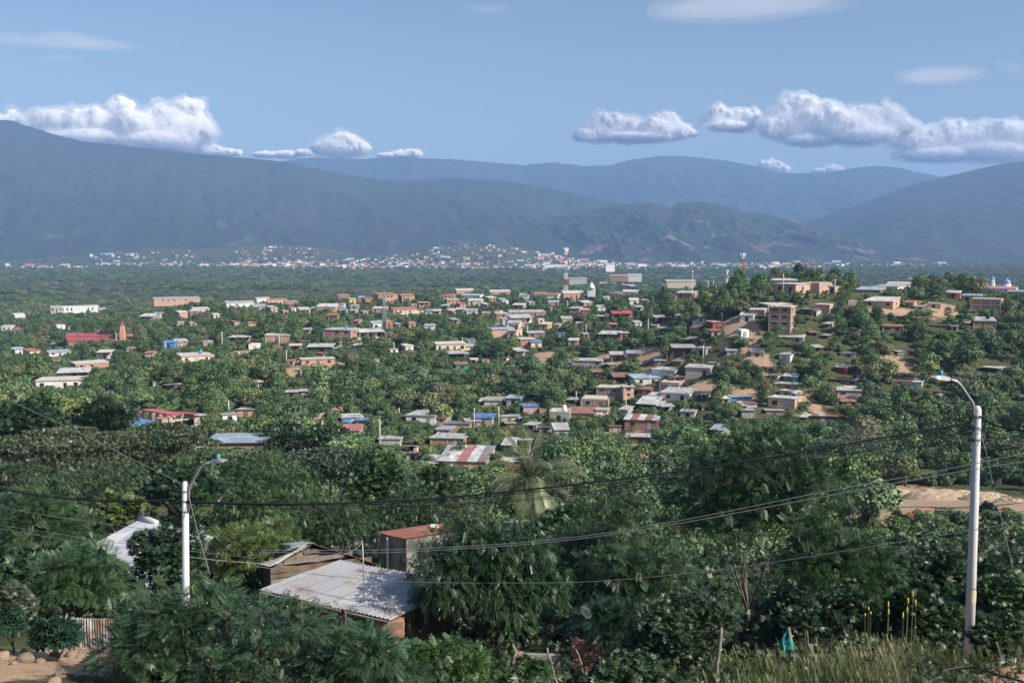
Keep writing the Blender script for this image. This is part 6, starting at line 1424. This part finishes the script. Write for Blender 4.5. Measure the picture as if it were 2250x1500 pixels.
# ------------------------------------------------------------------ near trees
DK, MD, BR_, YL, OL, GY = (.026,.052,.020), (.040,.074,.026), (.058,.105,.030), (.105,.135,.034), (.078,.088,.045), (.075,.09,.06)
T_ = near_tree
NT = [
 ('tall_dark_tree','tall dark broadleaf tree behind the leftmost wires',45,858,215,104,dict(kind='broad',tone=DK,nl=24,nlv=3000,ls=.55,z0=.15,r0=.25)),
 ('monkey_pine','dark tufted pine-like tree with bare branches beside the school',222,868,135,112,dict(kind='tuft',tone=(.026,.048,.020),nl=26,nlv=2400,ls=.85,z0=.2,r0=.22,form='round')),
 ('umbrella_tree','wide olive umbrella tree with layered flat crown far left',130,948,330,86,dict(kind='quad',tone=OL,nl=26,nlv=9000,ls=.30,form='flat',r0=.2,asp=1)),
 ('umbrella_tree','dusky umbrella tree in front of the red-roofed school',325,936,250,98,dict(kind='quad',tone=(.055,.075,.036),nl=24,nlv=8000,ls=.32,form='flat',r0=.2,asp=1)),
 ('slender_leaf_tree','pale slender-leaved tree at the leftmost edge under the umbrella tree',25,1000,130,74,dict(kind='lance',tone=(.062,.085,.045),nl=16,nlv=1900,ls=.42,z0=.1)),
 ('leafy_tree','grey-green leafy tree below the olive umbrella tree',190,1005,250,70,dict(kind='lance',tone=(.050,.078,.034),nl=24,nlv=3600,ls=.36,z0=.12)),
 ('feathery_tree','big feathery green tree left of the grey roof',85,1068,270,56,dict(kind='bip',tone=(.045,.085,.030),nl=30,nlv=3000,ls=.38,z0=.1)),
 ('yellowish_tree','small yellow-green tree crown above the grey roof wires',252,1076,110,66,dict(kind='broad',tone=(.070,.098,.024),nl=10,nlv=900,ls=.38,z0=.3)),
 ('leafy_tree','dark leafy tree behind the arm-right lamp pole',395,1000,240,78,dict(kind='broad',tone=DK,nl=22,nlv=2600,ls=.42,z0=.1)),
 ('umbrella_tree','dark umbrella tree right of the big blue-grey shed',650,925,190,104,dict(kind='quad',tone=(.034,.055,.026),nl=20,nlv=7000,ls=.34,form='flat',r0=.2,asp=1)),
 ('umbrella_tree','greyish umbrella tree with drooping tiers in the middle band',725,990,240,90,dict(kind='quad',tone=(.052,.072,.042),nl=24,nlv=8000,ls=.30,form='flat',r0=.2,asp=1)),
 ('bamboo_leaved_tree','broad bright tree with long narrow leaves right of the arm-right lamp',600,990,330,70,dict(kind='lance',tone=(.048,.088,.028),nl=34,nlv=5000,ls=.40,z0=.05)),
 ('leafy_tree','rounded bright broadleaf tree in the middle band',835,985,210,80,dict(kind='broad',tone=(.046,.084,.028),nl=22,nlv=2600,ls=.40,z0=.1)),
 ('slender_leaf_tree','thin-leaved tree full of twigs below the rounded broadleaf',880,1050,230,64,dict(kind='lance',tone=(.036,.062,.024),nl=22,nlv=3200,ls=.36,z0=.1,trunk='barkl')),
 ('forked_tree','tree with a pale bare forked trunk behind the plank hut',725,1100,250,55,dict(kind='lance',tone=(.036,.066,.022),nl=20,nlv=2600,ls=.34,z0=.42,trunk='barkl',r0=.16)),
 ('olive_tree','olive-tinted rounded tree left of the palm',965,1022,200,84,dict(kind='broad',tone=(.050,.078,.030),nl=20,nlv=2300,ls=.42,z0=.1)),
 ('olive_tree','dusty olive tree above the rust-red roof',1010,1075,190,62,dict(kind='lance',tone=(.062,.078,.036),nl=18,nlv=2300,ls=.34,z0=.1)),
 ('feathery_tree','light green bushy tree below the palm fronds',1255,1098,200,60,dict(kind='broad',tone=(.052,.098,.028),nl=20,nlv=2400,ls=.32,z0=.1)),
 ('leafy_bush','leafy green treetop hiding the palm trunk',1165,1132,170,58,dict(kind='broad',tone=(.050,.092,.030),nl=16,nlv=1700,ls=.30,z0=.1)),
 ('feathery_tree','feathery tree hung with yellow pods right of the palm',1345,1042,210,52,dict(kind='bip',tone=(.040,.074,.026),nl=18,nlv=1500,ls=.38,z0=.15,pods=60)),
 ('neem_tree','big dense dark neem tree hiding the hut corner',1068,1128,350,35,dict(kind='neem',tone=(.027,.056,.021),nl=44,nlv=5200,ls=.34,z0=.06,r0=.2,droop=.65)),
 ('feathery_tree','bright feathery bush-like tree right of the neem tree',1275,1135,260,44,dict(kind='neem',tone=(.048,.088,.032),nl=26,nlv=2600,ls=.34,z0=.1)),
 ('feathery_tree','tallest feathery tree with dark tangled crown in the middle right',1650,898,440,41,dict(kind='bip',tone=(.026,.056,.018),nl=54,nlv=4600,ls=.40,z0=.22,r0=.10,trunk='barkl',pods=40,lean=(.4,0),fork=.13,nlim=6)),
 ('feathery_tree','broad feathery tree between the tallest one and the quarry',1825,1128,280,36,dict(kind='bip',tone=(.032,.066,.022),nl=30,nlv=3000,ls=.36,z0=.08,r0=.13)),
 ('feathery_tree','shadowed feathery tree under the lone pale wire',1400,1175,280,36,dict(kind='bip',tone=(.032,.062,.022),nl=26,nlv=2500,ls=.34,z0=.1,pods=20)),
 ('leafy_shrub','big glossy small-leaved shrub behind the tall grey post',1510,1300,270,26.5,dict(kind='broad',tone=(.046,.070,.036),nl=30,nlv=6500,ls=.14,z0=.04,cat='shrub',r0=.06,trunk='barkl')),
 ('feathery_sapling','dark feathery sapling left of the glossy shrub',1350,1310,190,30,dict(kind='bip',tone=(.022,.048,.024),nl=16,nlv=1000,ls=.32,z0=.2,r0=.05,trunk='barkl')),
 ('leafy_bush','bright green bush under the neem tree at the bottom edge',985,1390,260,25.5,dict(kind='neem',tone=(.060,.112,.034),nl=26,nlv=2200,ls=.24,z0=.0,cat='bush',r0=.05)),
 ('feathery_tree','near feathery tree with pods and round flowers before the arm-right pole',575,1287,410,22.5,dict(kind='bip',tone=(.042,.080,.040),nl=34,nlv=2500,ls=.25,z0=.0,base=1640,pods=70,puffs=60,r0=.08)),
 ('feathery_tree','near feathery tree with round flowers covering the hut wall',780,1352,270,21.5,dict(kind='bip',tone=(.044,.084,.040),nl=26,nlv=2200,ls=.245,z0=.0,base=1640,pods=20,puffs=40,r0=.07)),
 ('feathery_tree','near feathery tree drooping over the bare earth',330,1300,250,23.5,dict(kind='bip',tone=(.038,.076,.036),nl=22,nlv=1500,ls=.28,z0=.12,base=1560,pods=50,puffs=24,r0=.07)),
 ('feathery_tree','near feathery branch tips in front of the arm-right pole foot',465,1248,190,24,dict(kind='bip',tone=(.044,.086,.038),nl=16,nlv=750,ls=.25,z0=.3,base=1600,pods=20,puffs=24,r0=.06)),
 ('feathery_tree','feathery light tree in front of the grey roof edge',145,1190,200,33,dict(kind='bip',tone=(.052,.100,.038),nl=24,nlv=1800,ls=.33,z0=.2,pods=24,puffs=10,r0=.09)),
 ('mango_tree','round dark mango tree in front of the grey roof',345,1146,165,45,dict(kind='broad',tone=(.030,.056,.024),nl=20,nlv=2000,ls=.28,z0=.16,r0=.12)),
 ('yellow_green_tree','yellow-green feathery tree between the arm-right pole and plank hut',545,1118,240,47,dict(kind='bip',tone=(.095,.128,.034),nl=28,nlv=2500,ls=.34,z0=.05)),
 ('leafy_tree','dim leafy shrub tree at the leftmost edge over the pallet fence',55,1205,170,39,dict(kind='broad',tone=(.034,.062,.026),nl=16,nlv=1700,ls=.26,z0=.05)),
 ('grey_shrub','dusty grey-leaved shrub left of the pallet fence',18,1258,100,30,dict(kind='broad',tone=(.085,.098,.062),nl=14,nlv=1500,ls=.14,z0=.0,cat='shrub',r0=.05)),
 ('palmate_shrub','dark cassava-like shrub with star-shaped leaves over the boulders',103,1350,135,25.5,dict(kind='palmate',tone=(.024,.056,.032),nl=12,nlv=420,ls=.25,z0=.12,cat='shrub',r0=.03,base=1462,zmin=-.1)),
 ('palmate_shrub','bit of star-leaved shrub at the very left edge',2,1330,60,26,dict(kind='palmate',tone=(.028,.062,.036),nl=6,nlv=120,ls=.22,z0=.2,cat='shrub',r0=.03)),
 ('thorny_bush','dense dark bush beyond the aloe spikes',1975,1215,210,37,dict(kind='broad',tone=(.032,.056,.022),nl=22,nlv=3000,ls=.22,z0=.0,cat='bush',r0=.07)),
 ('thorny_bush','mid green bush top directly left of the taller pole',2075,1205,180,43,dict(kind='broad',tone=(.042,.072,.030),nl=20,nlv=2400,ls=.24,z0=.0,cat='bush',r0=.07)),
 ('thorny_bush','pale dusty thorn bush right of the taller pole',2205,1200,170,47,dict(kind='broad',tone=(.055,.082,.036),nl=18,nlv=2000,ls=.26,z0=.0,cat='bush',r0=.07)),
 ('thorny_bush','sunlit green bush right of the taller pole notice',2225,1248,220,33,dict(kind='broad',tone=(.050,.090,.028),nl=20,nlv=2600,ls=.20,z0=.0,cat='bush',r0=.07)),
 ('thorny_bush','low dark bush with white specks at the taller pole foot',2200,1345,170,27,dict(kind='broad',tone=(.034,.064,.024),nl=18,nlv=2200,ls=.15,z0=.0,cat='bush',r0=.05)),
 ('thorny_bush','deep green thicket behind the yellow aloe trio',1880,1280,230,30.5,dict(kind='broad',tone=(.026,.050,.019),nl=22,nlv=3000,ls=.17,z0=.0,cat='bush',r0=.05)),
 ('thorny_bush','shadowed thicket behind the teal rag',1760,1290,220,29.5,dict(kind='broad',tone=(.026,.048,.020),nl=20,nlv=2800,ls=.17,z0=.0,cat='bush',r0=.05)),
 ('thorny_bush','dark bush between the thicket and the taller pole',2045,1290,170,29.5,dict(kind='broad',tone=(.030,.056,.021),nl=18,nlv=2400,ls=.17,z0=.0,cat='bush',r0=.05)),
 ('leafy_bush','leafy weed bush right of the leaning stake',1400,1440,230,24.5,dict(kind='broad',tone=(.040,.072,.028),nl=20,nlv=2200,ls=.16,z0=.0,cat='bush',r0=.04,base=1560)),
 ('leafy_bush','small bright weed bush beside the stub post',1160,1452,110,24.5,dict(kind='broad',tone=(.058,.10,.034),nl=10,nlv=700,ls=.17,z0=.0,cat='bush',r0=.03,base=1540)),
 ('round_bush','round dark bush on the quarry floor right of the taller pole',2182,1106,60,132,dict(kind='broad',tone=(.022,.044,.018),nl=12,nlv=1500,ls=.42,z0=.0,cat='bush',r0=.1,base=1158)),
 ('round_bush','round bush on the quarry floor left of the taller pole',2076,1128,52,134,dict(kind='broad',tone=(.030,.056,.024),nl=10,nlv=1200,ls=.42,z0=.0,cat='bush',r0=.1,base=1165)),
 ('round_bush','bright low bush left on the quarry floor',2032,1128,62,138,dict(kind='broad',tone=(.048,.084,.030),nl=10,nlv=1200,ls=.42,z0=.0,cat='bush',r0=.1,base=1168)),
 ('round_bush','tall dark bush at the end of the feathery tree',1985,1122,48,132,dict(kind='broad',tone=(.026,.048,.022),nl=10,nlv=1200,ls=.42,z0=.0,cat='bush',r0=.1,base=1175)),
]
for nm, lab, px, yt, wp, D, kw in NT: T_(nm, lab, px, yt, wp, D, **kw)
# coconut palm
p = at(1163, 1090, 70); p.z = gz1(p.x, p.y); ztop = at(1163, 1058, 70).z; t = empty('coconut_palm', p, 0, 'coconut palm with arching fronds standing above the feathery trees', 'palm'); H = ztop-p.z
MB().tube([(0,0,-.5),(.2,0,H*.4),(.05,0,H*.8),(0,0,H)], [.24,.17,.14,.16], 9).build('trunk', MT['barkl'], t, True)
rg = np.random.default_rng(12)
for k in range(36):
    az = k*2.4+rg.uniform(-.2,.2); el = (1.4, 1.1, .8, .5, .2, -.1)[k % 6]+rg.uniform(-.12,.12); Lf = rg.uniform(4.0, 4.9); V, F = [], []
    pts = []; q = np.array([0,0,H]); e = el
    for j in range(15):
        d = np.array([math.cos(az)*math.cos(e), math.sin(az)*math.cos(e), math.sin(e)]); pts.append((q.copy(), d)); q = q+d*Lf/14; e -= (.065+.065*(j/14))*(1.25 if el < 1.2 else .8)
    for j in range(1, 15):
        for u in (0, .5):
            q, d = pts[j]; q = q+d*Lf/14*u; s_ = np.cross(d, [0,0,1]); s_ /= max(np.linalg.norm(s_), .05); ll = .95*math.sin(math.pi*min(1, (j+u)/15*.85+.12))
            for sg in (-1, 1):
                tip = q+d*ll*.55+s_*sg*ll*.75+np.array([0,0,-ll*.42]); strip(V, F, q, tip, .10, n=np.cross(d, s_), mid=.3)
    me = npmesh('frond', np.array(V), np.array(F), MT['leafn'], rg.uniform(.25,.7,len(F))); o = link('frond', me, t); o.color = (.115,.15,.07,1)
    MB().tube([Vector(p_[0]) for p_ in pts], [.035]*5+[.02]*10, 5).build('midrib', MT['barkl'], o)
NEAR_COUNT = 54
note('quarry', 1985, 2262, 1066, 1150, 178)
# ------------------------------------------------------------------ hillside trees, woodland, undergrowth, plain
rng = np.random.default_rng(2024)
HB = np.array([(h[1], h[2], h[3], h[4], h[5]) for h in HOUSES])
FORB = []   # foreground things that mid trees need not avoid
def free(px0, px1, pt, pb, D, slack=.5):
    """True when a tree at D with this outline hides no house further away and grows out of none"""
    hx0, hx1, ht, hb, hD = HB.T
    ox = np.minimum(px1, hx1)-np.maximum(px0, hx0); vis_b = hb-(hb-ht)*slack
    oy = np.minimum(pb, vis_b)-np.maximum(pt, ht)
    hid = (ox > .12*np.minimum(px1-px0, hx1-hx0)) & (oy > 1.0) & (D < hD+1.0)
    ins = (np.minimum(px1, hx1)-np.maximum(px0, hx0) > .5*(px1-px0)) & (np.abs(D-hD-3) < 5)
    return not (hid.any() or ins.any())
cands = []
def tryplace(n, pxr, Dr, smin, smax, gap):
    """throws trees on the land between distances Dr, spaced by their own width"""
    got = 0; grid = {}
    px_ = rng.uniform(*pxr, n); D_ = np.exp(rng.uniform(math.log(Dr[0]), math.log(Dr[1]), n)); x_ = (px_-1125)/FP*D_; z_ = gz(x_, D_); so_ = soil(x_, D_); sx_, sy_ = proj(x_, D_, z_)
    for k in range(n):
        if so_[k] > .62: continue
        x, D, z, sx, sy = float(x_[k]), float(D_[k]), float(z_[k]), float(sx_[k]), float(sy_[k])
        vi = int(rng.choice(len(VARS), p=VP)); word, H, R, cm, tm = VARS[vi]
        s = rng.uniform(smin, smax); 
        for shrink in (1, .72, .5, .34):
            ss = s*shrink; r = R*ss/D*FP; h = H*ss/D*FP
            if free(sx-r*.85, sx+r*.85, sy-h, sy, D): break
        else: continue
        if shrink < .4 and rng.uniform() < .5: continue
        cell = (int(x//8), int(D//8)); bad = False
        for i in (-1, 0, 1):
            for j in (-1, 0, 1):
                for (qx, qy, qr) in grid.get((cell[0]+i, cell[1]+j), ()):
                    if (qx-x)**2+(qy-D)**2 < (gap*(qr+R*ss))**2: bad = True; break
                if bad: break
            if bad: break
        if bad: continue
        grid.setdefault(cell, []).append((x, D, R*ss)); tone = int(rng.choice(len(TONES), p=TW))
        if word == 'flat-topped' and rng.uniform() < .6: tone = int(rng.choice([2, 6]))
        cands.append((x, D, z, ss*rng.uniform(.92, 1.08), ss, rng.uniform(0, 6.28), vi, tone, sx, sy, r, h)); got += 1
    return got
VP = np.array([1.2,1.3,1.1,1,.8,.6,1.2,.7,.45,1.1]); VP = VP/VP.sum()
tryplace(6500, (-60, 2310), (112, 420), .75, 1.55, .56)
tryplace(2600, (-60, 2310), (420, 830), .8, 1.35, .62)
tryplace(4500, (-60, 2310), (112, 430), .34, .7, .5)
cands.sort(key=lambda c: -c[10]*c[11])
# ------------ labels from what stands next to each tree
GROUPS = 'trees on the far hillside'
WORDS = ['leftmost','second','third','fourth','fifth','sixth','seventh','eighth','ninth','tenth','eleventh','twelfth','thirteenth','fourteenth','fifteenth','sixteenth']
NTH = max(0, 300-NEAR_COUNT)
LA = np.array([(l[1], l[2]) for l in LAND])
pick = cands[:NTH]; texts = []
hs = np.array([c[11] for c in pick]); q1, q2 = np.quantile(hs, [.33, .67])
for c in pick:
    sx, sy, r, h = c[8:12]; cyy = sy-h/2; d = np.hypot((LA[:, 0]-sx), (LA[:, 1]-cyy)*1.6); i = int(np.argmin(d)); dx, dy = sx-LA[i, 0], cyy-LA[i, 1]
    relw = ('below' if dy > 0 else 'above') if abs(dy)*1.6 > abs(dx) else ('right of' if dx > 0 else 'left of')
    size = 'small' if h < q1 else ('medium' if h < q2 else 'large'); word = VARS[c[6]][0]
    texts.append('%s %s %s tree %s %s' % (size, TONES[c[7]][0], word, relw, LAND[i][0]))
by = {}
for i, tx in enumerate(texts): by.setdefault(tx, []).append(i)
for tx, lst in by.items():
    if len(lst) > 1:
        for k, i in enumerate(sorted(lst, key=lambda i: pick[i][8])):
            texts[i] = tx.replace(' tree ', ' tree, %s from left, ' % WORDS[k], 1) if k else tx.replace(' tree ', ' tree, leftmost, ', 1)
for c, tx in zip(pick, texts):
    put_tree(c[6], c[0], c[1], c[2]-.25*c[4], (c[3], c[4]), c[5], c[7], tx, GROUPS)
# ------------ the rest of the wood as one mass
def massmat():
    m, nt, ns, L = newmat('mass_leaf'); oi = ns.new('ShaderNodeObjectInfo'); cr = ns.new('ShaderNodeValToRGB'); cr.color_ramp.interpolation = 'LINEAR'
    el = cr.color_ramp.elements; acc = 0.0; el[0].position = 0; el[0].color = rgba(tuple(q*LEAFK for q in TONES[0][1]))
    for (nm, c), w_ in list(zip(TONES, TW))[1:]: acc += w_; e = el.new(min(.98, acc+.05)) if nm != TONES[-1][0] else el[len(el)-1]; e.color = rgba((c[0]*LEAFK*.93, c[1]*LEAFK, c[2]*LEAFK*.98))
    L.new(oi.outputs['Random'], cr.inputs[0]); at_ = N(ns, 'ShaderNodeAttribute', _attribute_name='v')
    hs = N(ns, 'ShaderNodeHueSaturation'); L.new(cr.outputs[0], hs.inputs['Color']); L.new(ramp(ns, L, at_.outputs['Fac'], 0, 1, .55, 1.45), hs.inputs['Value'])
    p = N(ns, 'ShaderNodeBsdfPrincipled', Roughness=.5); p.inputs['Specular IOR Level'].default_value = .35; L.new(hs.outputs[0], p.inputs['Base Color'])
    t = ns.new('ShaderNodeBsdfTranslucent'); L.new(hs.outputs[0], t.inputs[0]); mx = ns.new('ShaderNodeMixShader'); mx.inputs[0].default_value = .14
    L.new(p.outputs[0], mx.inputs[1]); L.new(t.outputs[0], mx.inputs[2]); o = ns.new('ShaderNodeOutputMaterial'); L.new(mx.outputs[0], o.inputs[0]); return m
MASS = massmat()
def mass(me):
    c = me.copy(); c.materials.clear(); c.materials.append(MASS); return (c, (1,1,1,1))
protos = [mass(v[3]) for v in VARS]
rest = cands[NTH:]
if rest:
    scatter('woodland', [(c[0], c[1], c[2]-.3) for c in rest], [c[4] for c in rest], [c[5] for c in rest], [c[6] for c in rest], protos, 'stuff', 'the close-grown wood between the houses')
# ------------ undergrowth : low scrub on the slopes
ub = []
for i in range(4):
    cm, lb = far_crown('scrub', np.random.default_rng(300+i), 1.7, 1.7, 'round', 330, .36, 7, -.2); ub.append(cm)
pr = [mass(m_) for m_ in ub]
def spread_(n, px, D, size, h1, r1, Sr, slack, keepf, nk):
    x = (px-1125)/FP*D; z = gz(x, D); so = soil(x, D); sx, sy = proj(x, D, z); s = rng.uniform(*Sr, n)*size; k = keepf(x, D, so)
    P, S, Z, I = [], [], [], []
    for i in np.nonzero(k)[0]:
        r = r1*s[i]/D[i]*FP; h = h1*s[i]/D[i]*FP
        if not free(sx[i]-r, sx[i]+r, sy[i]-h, sy[i], D[i], slack): continue
        P.append((x[i], D[i], z[i]-.15)); S.append(s[i]); Z.append(rng.uniform(0, 6.28)); I.append(int(rng.integers(0, nk)))
    return P, S, Z, I
n = 26000
P, S, Z, I = spread_(n, rng.uniform(-60, 2310, n), np.exp(rng.uniform(math.log(95), math.log(700), n)), 1.0, 1.7, 1.6, (.45, 1.25), .15, lambda x, D, so: (so < .45) | (rng.uniform(0, 1, len(x)) < .04), 4)
scatter('undergrowth', P, S, Z, I, pr, 'stuff', 'low green scrub over the slopes')
# ------------ the plain : groves too far to tell apart, in clumps
cl = []
for i in range(5):
    cl.append(far_crown('grove', np.random.default_rng(400+i), 7.5, 9.5, 'round', 800, 1.15, 15, -.1)[0])
pr = [mass(m_) for m_ in cl]
n = 26000; D = 640*(4300/640)**(rng.uniform(0, 1, n)**.85)
def kp(x, D, so):
    f = fbm(x/420, D/160, 77, 3); dn_ = np.where(f > -.12, .95, .12)*np.where(D > 2750, .8, 1); dn_ = np.where(D < 900, np.maximum(dn_, .5), dn_); return rng.uniform(0, 1, len(x)) < dn_
P, S, Z, I = spread_(n, rng.uniform(-80, 2330, n), D, np.where(D > 1000, 1, .75), 7.5, 9.0, (.55, 1.2), .2, kp, 5)
scatter('plain_groves', P, S, Z, I, pr, 'stuff', 'the groves covering the wide green plain')
